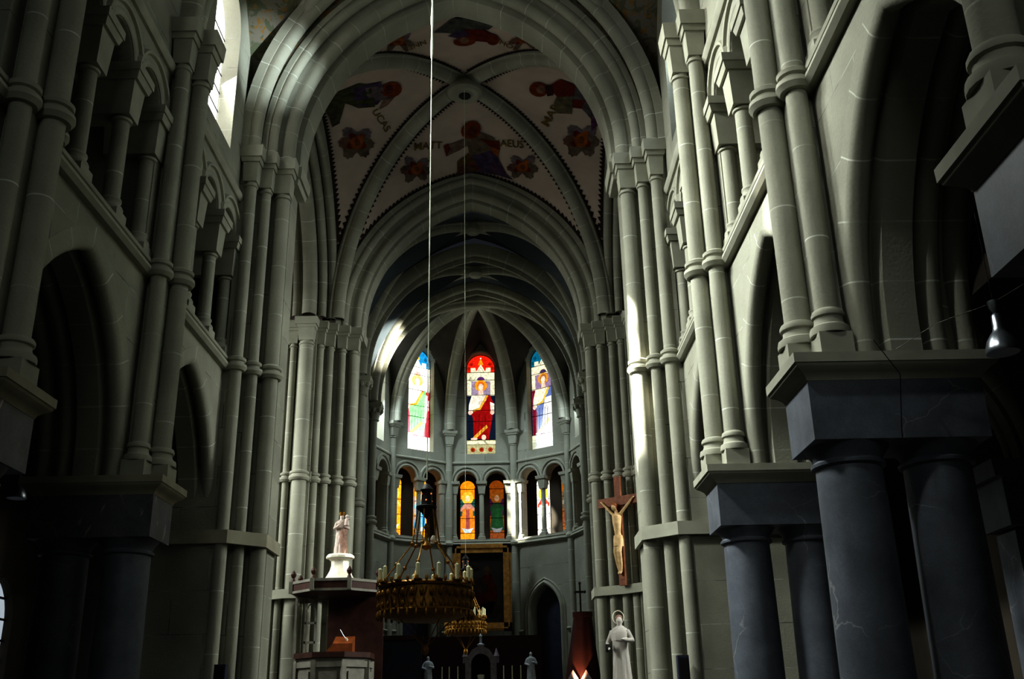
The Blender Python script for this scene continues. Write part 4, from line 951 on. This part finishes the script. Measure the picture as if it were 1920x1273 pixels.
# ================================================================== FIGURES
def remesh(o, v):
    m = o.modifiers.new('body', 'REMESH'); m.mode = 'VOXEL'; m.voxel_size = v; m.use_smooth_shade = True
    s = o.modifiers.new('soft', 'SMOOTH'); s.factor = .5; s.iterations = 2
def robed(mb, c, H, face=-PI/2, w=1.0):
    """standing robed body of height H with feet at c, facing angle face"""
    x, y, z = c; k = H/1.7
    S = [(0, .23, .19, 9, .09), (.3, .21, .17, 9, .09), (.7, .185, .15, 8, .07), (.98, .17, .135, 7, .05), (1.15, .19, .14, 0, 0), (1.32, .21, .135, 0, 0), (1.42, .17, .115, 0, 0), (1.47, .075, .075, 0, 0), (1.52, .06, .06, 0, 0)]
    mb.loft([((x, y, z+a*k), rx*k*w, ry*k*w, lb, am) for a, rx, ry, lb, am in S], 28)
    mb.ball((x, y, z+1.6*k), (.085*k, .1*k, .12*k), 14, 10)
    f = V((math.cos(face), math.sin(face), 0)); mb.ball(V((x, y, z+1.6*k))+f*.1*k, (.018*k, .02*k, .03*k), 6, 5)
    mb.ball(V((x, y, z+1.53*k))+f*.075*k, (.035*k, .03*k, .035*k), 8, 6)
    return f, V((-f.y, f.x, 0)), k
def hand(mb, p, d, up, k):
    p, d, up = V(p), V(d).normalized(), V(up).normalized(); sd = d.cross(up)
    mb.tube([p-d*.02*k, p+d*.06*k], [.026*k, .03*k], 8)
    for i in range(4):
        a = p+d*.055*k+sd*(.016*(i-1.5))*k; l = (.05, .062, .058, .045)[i]*k
        mb.tube([a, a+d*l*.5-up*.004*k, a+d*l-up*.018*k], [.009*k, .0085*k, .007*k], 6)
    a = p+sd*-.024*k+d*.01*k; mb.tube([a, a+d*.03*k-sd*.022*k, a+d*.055*k-sd*.024*k], [.011*k, .010*k, .008*k], 6)
def arm(mb, f, s, c, k, side, el, ha, up=(0, 0, 1)):
    sh = V(c)+V((0, 0, 1.36*k))+s*side*.19*k; e = V(c)+f*el[0]*k+s*side*el[1]*k+V((0, 0, el[2]*k)); h = V(c)+f*ha[0]*k+s*side*ha[1]*k+V((0, 0, ha[2]*k))
    mb.tube([sh, sh.lerp(e, .5), e, e.lerp(h, .6), h], [.075*k, .07*k, .065*k, .06*k, .05*k], 10)
    hand(mb, h, h-e, up, k)
# pulpit-top statue: crowned woman with a child on her arm
t = thing('statue', 'painted statue of a crowned woman with a child standing on the white pedestal', 'statue', (-3.48, 27.0, 5.76), 'statues')
mb = MB(); f, s, k = robed(mb, (-3.48, 27, 5.76), 1.08, -PI/2+.25, 1.25)
arm(mb, f, s, (-3.48, 27, 5.76), k, 1, (.08, .3, 1.1), (.28, .17, 1.12)); arm(mb, f, s, (-3.48, 27, 5.76), k, -1, (.08, .3, 1.08), (.28, .12, 1.2))
o = build(mb, 'body', 'statue', t); remesh(o, .014)
cc = V((-3.48, 27, 5.76))+f*.2*k+s*.2*k+V((0, 0, 1.2*k)); mb = MB().loft([(cc, .07, .06), (cc+V((0, 0, .14)), .06, .05), (cc+V((0, 0, .2)), .03, .03)], 12).ball(cc+V((0, 0, .25)), .05, 10, 8)
mb.tube([cc+V((0, 0, .17)), cc+V((0, 0, .15))-s*.1], [.022, .016], 8).tube([cc+V((0, 0, .17)), cc+V((0, 0, .18))+s*.1+f*.05], [.022, .016], 8)
o = build(mb, 'child', 'statue', t); remesh(o, .012)
build(MB().lathe((-3.48, 27, 5.76+1.66*k), [(.07, 0), (.075, .03), (.09, .09), (.07, .06), (.065, .02)], 12), 'crown', 'gold', t)
dr = MB().loft([((-3.44, 26.98, 5.78), .145, .12, 5, .12), ((-3.42, 26.95, 6.15), .10, .11, 5, .12), ((-3.42, 26.94, 6.45), .10, .10, 4, .1)], 18); o = build(dr, 'mantle', 'mantle', t)
p = MB().lathe((-3.48, 27, 5.02), [(.48, 0), (.48, .05), (.44, .07), (.36, .16), (.27, .32), (.235, .45), (.24, .56), (.30, .62), (.38, .64), (.38, .69), (.33, .74), (.1, .745)], 12)
p = tag(build(p, 'pedestal', 'white', None, 25), 'glossy white flared pedestal on the pulpit canopy, under the crowned statue', 'pedestal')
# pulpit
PX, PY = -3.5, 27.0
t = thing('pulpit', 'wooden pulpit with octagonal canopy in front of the pale many-shafted pier', 'pulpit', (PX, PY, 0))
oc = [(PX+1.22*math.cos(PI/8+k*PI/4), PY+1.22*math.sin(PI/8+k*PI/4)) for k in range(8)]
cn = MB().prism(oc, 4.72, 4.98); cn = build(cn, 'canopy', 'redwood', t, 0)
fr = MB()
plan_sweep(fr, [(-.02, 4.94), (.05, 4.94), (.06, 5.0), (-.02, 5.01)], oc[::-1], True) ; plan_sweep(fr, [(-.02, 4.7), (.03, 4.7), (.04, 4.75), (-.02, 4.76)], oc[::-1], True)
for a in oc: fr.box((PX+(a[0]-PX)*1.02, PY+(a[1]-PY)*1.02, 4.86), (.1, .1, .3))
build(fr, 'canopy_moulding', 'pulpitwood', cn, 0)
for a in oc:
    q = (PX+(a[0]-PX)*.98, PY+(a[1]-PY)*.98)
    build(MB().lathe((*q, 5.0), [(.07, 0), (.05, .04), (.03, .1), (.06, .14), (.075, .2), (.04, .26), (.012, .3)], 8), 'finial', 'redwood', cn)
build(MB().box((PX+.35, 28.0, 3.0), (1.5, .1, 3.5)), 'back_panel', 'redwood', t)
lf = MB()
for dx in (-.15, .12): lf.box((-4.28+dx, 27.55, 3.85), (.05, .06, 1.7))
for z in (3.05, 3.55, 4.05, 4.6): lf.box((-4.295, 27.55, z), (.3, .06, .06))
lf.tube([(-4.43+.27*i/8, 27.53, 4.38+.16*math.sin(PI*i/8)) for i in range(9)], .02, 6)
build(lf, 'open_frame', 'pulpitwood', t)
build(MB().box((-4.68, 27.5, 3.7), (.06, .1, 2.1)), 'corner_post', 'pulpitwood', t)
ob = [(PX+.97*math.cos(PI/8+k*PI/4), PY-.1+.97*math.sin(PI/8+k*PI/4)) for k in range(8)]
body = MB().prism(ob, 1.3, 3.12); body = build(body, 'body', 'pulpitwood', t, 0)
rl = MB(); plan_sweep(rl, [(-.08, 3.08), (.05, 3.08), (.09, 3.14), (.09, 3.2), (-.08, 3.21)], ob[::-1], True); build(rl, 'rail', 'redwood', body, 0)
pn = MB()
for k in range(8):
    a, b = V((*ob[k], 0)), V((*ob[(k+1) % 8], 0)); mid = (a+b)/2; d = (b-a).normalized(); nn = V((d.y, -d.x, 0))
    pn.box(mid+nn*.015+V((0, 0, 2.1)), ((b-a).length*.62, .05, 1.3), math.atan2(d.y, d.x)); pn.box(a+nn*.01+V((0, 0, 2.15)), (.12, .1, 1.75), math.atan2(d.y, d.x))
    pn.box(mid+nn*.02+V((0, 0, 2.92)), ((b-a).length, .06, .14), math.atan2(d.y, d.x))
build(pn, 'panel', 'pulpitwood', body, 0)
build(MB().lathe((PX, PY-.1, 0), [(.5, 0), (.3, .2), (.22, .9), (.6, 1.25), (.97, 1.32)], 16), 'stem', 'pulpitwood', t)
o = MB(); b = o.add([(-3.62, 26.2, 3.22), (-2.95, 26.2, 3.22), (-2.95, 26.65, 3.22), (-3.62, 26.65, 3.22), (-3.45, 26.2, 3.42), (-2.95, 26.2, 3.42), (-2.95, 26.65, 3.62), (-3.45, 26.65, 3.62)])
for fc in ((0, 3, 2, 1), (4, 5, 6, 7), (0, 1, 5, 4), (1, 2, 6, 5), (2, 3, 7, 6), (3, 0, 4, 7)): o.face([b+i for i in fc])
tag(build(o, 'book_rest', 'bookwood', None, 0), 'orange wooden book rest on the pulpit rail', 'book rest')
m = thing('microphone', 'slanting white tipped microphone on the pulpit book rest', 'microphone', (-3.1, 26.35, 3.5))
build(MB().tube([(-3.1, 26.35, 3.48), (-3.2, 26.3, 3.62), (-3.28, 26.25, 3.76)], .012, 6), 'gooseneck', 'silver', m); build(MB().tube([(-3.1, 26.35, 3.5), (-3.14, 26.33, 3.56)], .03, 8), 'head', 'white', m)
# crucifix
ang = math.atan2(-.8, .98); dx = V((math.cos(ang), math.sin(ang), 0)); fn_ = V((dx.y, -dx.x, 0)); CC = V((4.24, 28.42, 0))
t = thing('crucifix', 'large brown wooden cross with a carved pale figure, fixed to the many-shafted pier', 'crucifix', (4.24, 28.42, 5.02))
build(MB().box(CC+V((0, 0, 6.53)), (.20, .09, 3.1), ang), 'upright', 'wood', t); build(MB().box(CC+V((0, 0, 7.36)), (1.36, .1, .26), ang), 'crossbar', 'wood', t)
W_ = lambda a, b, z: CC+dx*a+fn_*b+V((0, 0, z))
mb = MB()
mb.tube([W_(0, .1, 6.22), W_(0, .13, 6.45), W_(.0, .15, 6.68), W_(0, .14, 6.9), W_(0, .13, 7.0)], [.105, .09, .12, .14, .06], 14)
for sd in (-1, 1):
    mb.tube([W_(sd*.12, .13, 6.96), W_(sd*.3, .11, 7.14), W_(sd*.42, .1, 7.26), W_(sd*.53, .09, 7.38)], [.05, .043, .036, .026], 8)
    hand(mb, W_(sd*.53, .09, 7.38), dx*sd*.9+V((0, 0, .35)), fn_, .75)
    mb.tube([W_(sd*.06, .12, 6.24), W_(sd*.06, .2, 5.88), W_(sd*.05, .14, 5.6), W_(sd*.03, .1, 5.36)], [.088, .068, .058, .036], 10)
    mb.tube([W_(sd*.03, .1, 5.36), W_(sd*.035, .17, 5.28)], [.036, .024], 8)
mb.tube([W_(0, .13, 7.0), W_(-.03, .15, 7.1)], [.05, .05], 8); mb.ball(W_(-.05, .18, 7.17), (.085, .085, .11), 12, 9); mb.ball(W_(-.06, .265, 7.15), .02, 6, 5)
o = build(mb, 'carved_figure', 'flesh', t); remesh(o, .016)
build(MB().ball(W_(-.05, .16, 7.2), (.097, .097, .1), 12, 8), 'hair', 'bookwood', t)
build(MB().loft([(W_(0, .13, 6.05), .14, .13, 5, .12), (W_(0, .12, 6.2), .135, .12, 6, .1), (W_(0, .12, 6.36), .12, .11, 6, .06)], 18), 'loincloth', 'flesh', t)
# habit statue by the crucifix pier
t = thing('statue', 'pale statue of a person in a long habit below the large crucifix', 'statue', (3.95, 27.3, 2.3), 'statues')
mb = MB(); c = (3.95, 27.3, 2.3); f, s, k = robed(mb, c, 1.72, -PI/2-.35, 1.12)
arm(mb, f, s, c, k, 1, (.05, .34, 1.1), (.3, .16, 1.12)); arm(mb, f, s, c, k, -1, (.06, .32, 1.05), (.3, .24, .92))
o = build(mb, 'body', 'monk', t); remesh(o, .02)
build(MB().loft([((3.97, 27.3, 3.42), .235, .19, 6, .05), ((3.97, 27.3, 3.62), .25, .2, 6, .04), ((3.96, 27.3, 3.74), .15, .14), ((3.96, 27.32, 3.8), .1, .1)], 20), 'cape', 'monk', t)
build(MB().ball((3.95, 27.37, 4.0), (.10, .10, .1), 12, 8), 'hair', 'mantle', t)
rg = MB().tube([(3.95+.15*math.cos(q*PI/12), 27.5, 4.04+.17*math.sin(q*PI/12)) for q in range(24)], .012, 6, True); build(rg, 'halo', 'white', t)
h = c[0]+f.x*.3-s.x*.24, c[1]+f.y*.3-s.y*.24, 2.3+.92*k
build(MB().box((h[0], h[1], h[2]), (.16, .06, .2), .3), 'book', 'black', t)
tag(build(MB().box((3.95, 27.3, 1.05), (.7, .7, 2.1)).box((3.95, 27.3, 2.2), (.8, .8, .2), 0, (.9, .9)), 'pedestal', 'plain'), 'stone pedestal under the statue in the long habit', 'pedestal')
# red draped canopy with cross and footlights
t = thing('draped_canopy', 'dark red cloth canopy tapering to a thin dark cross, lit from below', 'canopy', (3.2, 31, 0))
n = 24; R0 = []
cl = MB()
secs = [((3.2, 31, 2.2), .54, .45, 8, .06), ((3.2, 31, 2.9), .46, .38, 8, .06), ((3.22, 31, 3.6), .36, .3, 8, .05), ((3.25, 31, 4.36), .27, .22, 8, .03), ((3.25, 31, 4.4), .30, .25, 0, 0), ((3.25, 31, 4.52), .30, .25, 0, 0)]
cl.loft(secs, 40); build(cl, 'drape', 'red', t)
build(MB().box((3.2, 31, 1.1), (1.1, .9, 2.2)), 'stand', 'tabern', t)
cr = MB().box((3.2, 31, 4.95), (.05, .05, .82)).box((3.2, 31, 5.12), (.26, .05, .06)); 
for p in ((3.2, 31, 5.38), (3.06, 31, 5.12), (3.34, 31, 5.12)): cr.ball(p, .045, 8, 6)
build(cr, 'cross', 'black', t)
gb = MB()
for x in (2.86, 3.24): gb.prism([(x-.16, 30.42), (x+.16, 30.42), (x+.16, 30.5), (x-.16, 30.5)], 2.2, 2.55); b = gb.add([(x-.18, 30.42, 2.55), (x+.18, 30.42, 2.55), (x, 30.42, 2.85), (x-.18, 30.5, 2.55), (x+.18, 30.5, 2.55), (x, 30.5, 2.85)]); [gb.face([b+i for i in q]) for q in ((0, 1, 2), (3, 5, 4), (0, 2, 5, 3), (1, 4, 5, 2))]
build(gb, 'gable', 'tabern', t, 0)
# altar
t = thing('tabernacle', 'small arched marble altar tabernacle with a pinnacle, under the large dark painting', 'tabernacle', (0, 36.8, 0))
A0 = pointed(.34, .36, 3.35, 10, 2.0)
mb = MB().panel([(-.55, 2.0)]+[(x, z) for x, z, _, _ in A0]+[(.55, 2.0), (.55, 3.5), (.3, 3.85), (0, 4.0), (-.3, 3.85), (-.55, 3.5)], [], lambda a, b, d: (a, 36.6+d, b), .5); build(mb, 'arch', 'tabern', t, 0)
build(MB().box((0, 37.08, 2.9), (.8, .04, 1.7)), 'niche', 'red', t); 
a_ = thing('altar', 'high altar table low in the chancel, carrying the arched tabernacle', 'altar', (0, 36.8, 0))
build(MB().box((0, 36.8, .92), (2.7, 1.0, 1.84)), 'block', 'tabern', a_); build(MB().box((0, 36.8, 1.92), (2.9, 1.1, .16)), 'top', 'marblew', a_)
for xx in (-.9, 0, .9): build(MB().box((xx, 36.27, .95), (.7, .06, 1.2)), 'front_panel', 'marblew', a_)

build(MB().lathe((0, 36.8, 3.98), [(.12, 0), (.14, .05), (.05, .09), (.04, .3), (.06, .33), (.012, .42)], 10), 'pinnacle', 'marblew', t)
for x in (-.55, .55): build(MB().lathe((x, 36.8, 3.4), [(.09, 0), (.09, .2), (.11, .22), (.06, .34), (.01, .5)], 8), 'side_pinnacle', 'tabern', t)
build(MB().lathe((0, 36.75, 2.6), [(.1, 0), (.05, .05), (.03, .2), (.12, .28), (.14, .4), (.02, .42)], 14), 'chalice', 'white', t)
for x, z0, H, lab, mt in ((-1.88, 2.6, 1.06, 'small greyish statue to the side of the tabernacle, beneath the front chandelier', 'marblew'), (1.77, 2.66, 1.08, 'small white statue standing beside the dark arched doorway', 'marblew')):
    t = thing('statue', lab, 'statue', (x, 37, z0), 'statues')
    mb = MB(); f, s, k = robed(mb, (x, 37, z0), H, -PI/2, 1.2)
    arm(mb, f, s, (x, 37, z0), k, 1, (.06, .32, 1.08), (.26, .1, 1.15)); arm(mb, f, s, (x, 37, z0), k, -1, (.06, .32, 1.08), (.26, .14, 1.02))
    o = build(mb, 'body', mt, t); remesh(o, .014)
    tag(build(MB().box((x, 37, z0/2), (.5, .5, z0)), 'pedestal', 'tabern'), 'plinth under the %s' % lab[:lab.index('statue')+6], 'pedestal')
cm = None
for x in (-1.35, -1.1, -.8, .8, 1.1, 1.4):
    if cm is None:
        cm = thing('altar_candle', 'thin tall candle on the altar in front of the dark hanging', 'candle', (x, 36.5, 2.0), 'candles on the altar')
        build(MB().lathe((x, 36.5, 2.0), [(.09, 0), (.02, .05), (.02, .3), (.05, .32)], 10), 'candlestick', 'gold', cm); build(MB().lathe((x, 36.5, 2.32), [(.022, 0), (.02, .95), (.004, .97)], 8), 'wax', 'candle', cm)
    else: dup(cm, (x, 36.5, 2.0))
t = thing('painting', 'large dark altar painting in a broad gilt frame', 'painting', (.03, 38.8, 4.65))
mb = MB(); X0, X1, Z0, Z1 = -1.10, 1.13, 4.62, 7.86
for a, b, c_, d in ((X0, Z0, X1, Z0+.3), (X0, Z1-.34, X1, Z1), (X0, Z0, X0+.3, Z1), (X1-.3, Z0, X1, Z1)):
    mb.box(((a+c_)/2, 38.62, (b+d)/2), (c_-a, .12, d-b)); 
for a, b, c_, d in ((X0+.08, Z0+.08, X1-.08, Z0+.14), (X0+.08, Z1-.16, X1-.08, Z1-.08), (X0+.08, Z0+.08, X0+.14, Z1-.08), (X1-.14, Z0+.08, X1-.08, Z1-.08)): mb.box(((a+c_)/2, 38.56, (b+d)/2), (c_-a, .05, d-b))
build(mb, 'frame', 'goldframe', t, 0)
mb = MB(); mats = ['canvas', paintm((.05, .006, .005)), paintm((.06, .035, .018)), paintm((.03, .02, .012))]
mb.poly([(X0+.25, 38.66, Z0+.25), (X1-.25, 38.66, Z0+.25), (X1-.25, 38.66, Z1-.25), (X0+.25, 38.66, Z1-.25)])
def blob(c, rx, rz, mi, lv): mb.cur = mi; mb.poly([(c[0]+rx*math.cos(q*PI/9)*(1+.12*math.sin(q*2.3)), 38.655-.002*lv, c[1]+rz*math.sin(q*PI/9)*(1+.12*math.cos(q*1.7))) for q in range(18)])
blob((.2, 6.0), .38, .75, 1, 1); blob((.2, 6.85), .13, .17, 2, 2); blob((-.4, 6.95), .3, .12, 3, 1); blob((-.1, 6.3), .3, .3, 3, 2); blob((.3, 5.4), .4, .3, 3, 1); blob((-.35, 5.6), .2, .4, 3, 1)
build(mb, 'canvas', mats, t, 0)
tag(build(MB().box((-.1, 38.1, 2.2), (4.6, .25, 4.4)), 'dorsal_hanging', 'red', None, 0), 'dark hanging behind the altar, below the painting', 'hanging')
ho = thing('choir_stall', 'dark panelled choir stall low in the chancel beneath the chandeliers', 'choir stall', (-2.9, 35.6, 0))
build(MB().box((-2.9, 36.2, 2.1), (1.7, .2, 4.2)), 'back', 'navypanel', ho); build(MB().box((-2.9, 36.1, 4.25), (1.85, .4, .14)), 'cornice', 'redwood', ho); build(MB().box((-2.9, 35.9, .5), (1.7, .6, 1.0)), 'seat', 'redwood', ho)
# small loudspeakers strapped to the crossing piers
for sg, lab in ((1, 'small dark loudspeaker on the sun-struck clustered pier'), (-1, 'small dark loudspeaker on the plain shadowed clustered pier')):
    t = thing('loudspeaker', lab, 'loudspeaker', (sg*4.12, 18.62, 1.5))
    build(MB().box((sg*4.12, 18.62, 2.02), (.2, .18, 1.1)), 'cabinet', 'navypanel', t, 0); build(MB().box((sg*4.12, 18.525, 2.02), (.16, .02, 1.02)), 'grille', 'black', t, 0); build(MB().box((sg*4.12, 18.75, 2.1), (.08, .12, .3)), 'bracket', 'black', t, 0)
# pendant lamps
def lamp(x, y, z, k, label, top):
    t = thing('pendant_lamp', label, 'lamp', (x, y, z), 'spun metal pendant lamps')
    build(MB().lathe((x, y, z), [(.15*k, 0), (.155*k, .012*k), (.15*k, .05*k), (.125*k, .13*k), (.085*k, .19*k), (.06*k, .22*k), (.052*k, .26*k), (.045*k, .38*k), (.03*k, .4*k), (.012*k, .41*k)], 28), 'shade', 'silver', t)
    build(MB().lathe((x, y, z+.40*k), [(.012*k, 0), (.03*k, .03*k), (.05*k, .07*k), (.055*k, .13*k), (.05*k, .135*k)], 20), 'canopy_cup', 'silver', t)
    build(MB().ball((x, y, z+.06*k), .055*k, 12, 8), 'bulb', 'white', t)
    build(MB().tube([(x, y, z+.5*k), (x, y, top)], .004, 5), 'flex', 'black', t)
    return t
lamp(5.80, 8.9, 4.76, 1.0, 'silver bell shaped lamp beside the largest column pair', 7.6)
lamp(-6.62, 15.35, 4.93, .95, 'small shiny lamp seen at the picture edge behind the streaked marble block', 7.6)
lamp(-6.55, 20.9, 4.75, .9, 'tiny lamp glinting between the streaked block and the plain pier face', 12)
o = build(MB().tube([(4.72, 9.25, 5.05), (4.75, 9.24, 4.98), (4.95, 9.3, 4.7), (4.97, 9.53, 4.2), (4.97, 9.55, 4.0)], .005, 5), 'cable', 'black'); tag(o, 'thin dark cable hanging down the face of the largest pier block', 'cable')
o = build(MB().tube([(4.95, 9.3, 4.96), (5.3, 9.1, 5.15), (5.8, 8.9, 5.28), (6.6, 8.6, 5.7)], .004, 5), 'cable', 'pulpitwood'); tag(o, 'thin cable slanting from the largest pier slab up past the silver lamp', 'cable')
# ================================================================== LIGHT
def area(name, loc, aim, sx, sy, power, col, spread=180):
    l = bpy.data.lights.new(name, 'AREA'); l.shape = 'RECTANGLE'; l.size = sx; l.size_y = sy; l.energy = power; l.color = col; l.spread = math.radians(spread)
    o = bpy.data.objects.new(name, l); C.objects.link(o); o.location = loc
    o.rotation_euler = (V(aim)-V(loc)).to_track_quat('-Z', 'Y').to_euler(); return o
def spot(name, loc, aim, deg, power, col=(1, .96, .86), blend=.6, r=.08):
    l = bpy.data.lights.new(name, 'SPOT'); l.spot_size = math.radians(deg); l.spot_blend = blend; l.energy = power; l.color = col; l.shadow_soft_size = r
    o = bpy.data.objects.new(name, l); C.objects.link(o); o.location = loc
    o.rotation_euler = (V(aim)-V(loc)).to_track_quat('-Z', 'Y').to_euler(); return o
DAY = (.95, 1.0, .94); COOL = (.80, .93, 1.0)
area('west_fill_light', (0, -8.2, 12.5), (2.5, 12, 3), 4.5, 4.5, 72, DAY, 75)  # added fill lamp behind the camera, no such source in view
for m, p, ay, az, sp in ((5.2, 400, 10.9, 7.0, 50), (12.37, 330, 14, 6.2, 75), (17.1, 600, 15, 6.0, 100)):  # nearest one is an added beam with no window behind it
    area('clerestory_light', (-4.72, m, 14.8), (4.5, ay, az), 1.6, 1.2, p, DAY, sp)
for m, p in ((12.37, 8), (17.1, 45)):
    area('clerestory_light', (4.72, m, 14.8), (-4.5, m+1.2, 6), 1.6, 1.2, p, COOL, 110)
area('transept_light', (-12.3, 24.6, 10), (3, 26.5, 2.5), 4, 9, 640, DAY, 90)
area('transept_light', (12.3, 24.6, 10), (-3, 27.5, 2.5), 4, 9, 820, DAY, 90)
area('apse_window_light', (-3.72, 36.6, 13.6), (2, 36.0, 8), .9, 2.6, 210, (.78, .92, 1), 130)
area('apse_window_light', (3.72, 36.6, 13.6), (-2, 36.0, 8), .9, 2.6, 130, COOL, 130)
SUN = (1, .97, .85)
for z, w in ((6.9, 5.5), (7.7, 6.5), (8.6, 6.5), (9.4, 5.5)): spot('sunbeam_pier', (-4.2, 17.3, 14.5), (3.75, 19.7, z), w, 42000, SUN, .5)
spot('arch_patch_spot', (1.6, 33.4, 13.2), (-3.35, 34.7, 14.7), 24, 7000, SUN, .9)  # added spot in mid-air, makes the bright patch on the chancel arch
for z in (8.6, 9.3, 10.0): spot('sunbeam_gallery', (-3.0, 37.4, 13.3), (1.42, 39.3, z), 7, 15000, SUN, .5)
spot('sunbeam_gallery', (-3.0, 37.6, 13.5), (2.2, 38.9, 9.3), 6, 3000, SUN, .5)
spot('sunbeam_wall', (-4.3, 9.0, 14.5), (4.6, 11.75, 8.0), 4.5, 9000, SUN, .7)
spot('westarch_spot', (4.2, 15.8, 14.2), (-4.35, 18.8, 15.6), 17, 4600, (.85, .97, 1), 1)  # added cool spot for the highlight on the arch roll, not sun
spot('statue_spot', (2.5, 24.8, 11), (-3.35, 27, 5.5), 5.5, 1500, SUN, .7)  # added spot hung in the crossing to highlight the pulpit statue
spot('sunbeam_wire', (-4.2, 12.6, 14.6), (-.06, 13.4, 13.2), 32, 900, SUN, .7)
spot('canopy_footlight', (3.0, 30.2, 2.45), (3.08, 30.8, 3.1), 70, 110, (1, .55, .28), .8, .02)
w = bpy.data.worlds.new('World'); bpy.context.scene.world = w; w.use_nodes = True
bg = w.node_tree.nodes['Background']; bg.inputs[0].default_value = (.75, .85, 1, 1); bg.inputs[1].default_value = .02

# ================================================================== CAMERA
F_, TH, RO, YA = 1860.2, .3634, -.0204, -.0079
R0 = V((math.cos(YA), math.sin(YA), 0)); fh = V((-math.sin(YA), math.cos(YA), 0))
U0 = fh*-math.sin(TH)+V((0, 0, math.cos(TH))); FW = fh*math.cos(TH)+V((0, 0, math.sin(TH)))
s_, c_ = math.sin(RO), math.cos(RO); RI = R0*c_+U0*s_; UP = R0*-s_+U0*c_
cd = bpy.data.cameras.new('Camera'); cam = bpy.data.objects.new('Camera', cd); C.objects.link(cam)
mw = Matrix(((RI.x, UP.x, -FW.x), (RI.y, UP.y, -FW.y), (RI.z, UP.z, -FW.z))).to_4x4(); mw.translation = V((1.04, 0, 1.6)); cam.matrix_world = mw
cd.sensor_width = 36; cd.lens = F_/1920*36; cd.clip_start = .05; cd.clip_end = 200
sc = bpy.context.scene; sc.camera = cam
sc.view_settings.view_transform = 'Standard'; sc.view_settings.look = 'High Contrast'; sc.view_settings.exposure = 0; sc.view_settings.gamma = 1
try:
    sc.cycles.use_denoising = True; sc.cycles.max_bounces = 6; sc.cycles.diffuse_bounces = 2; sc.cycles.sample_clamp_indirect = 4
except Exception: pass
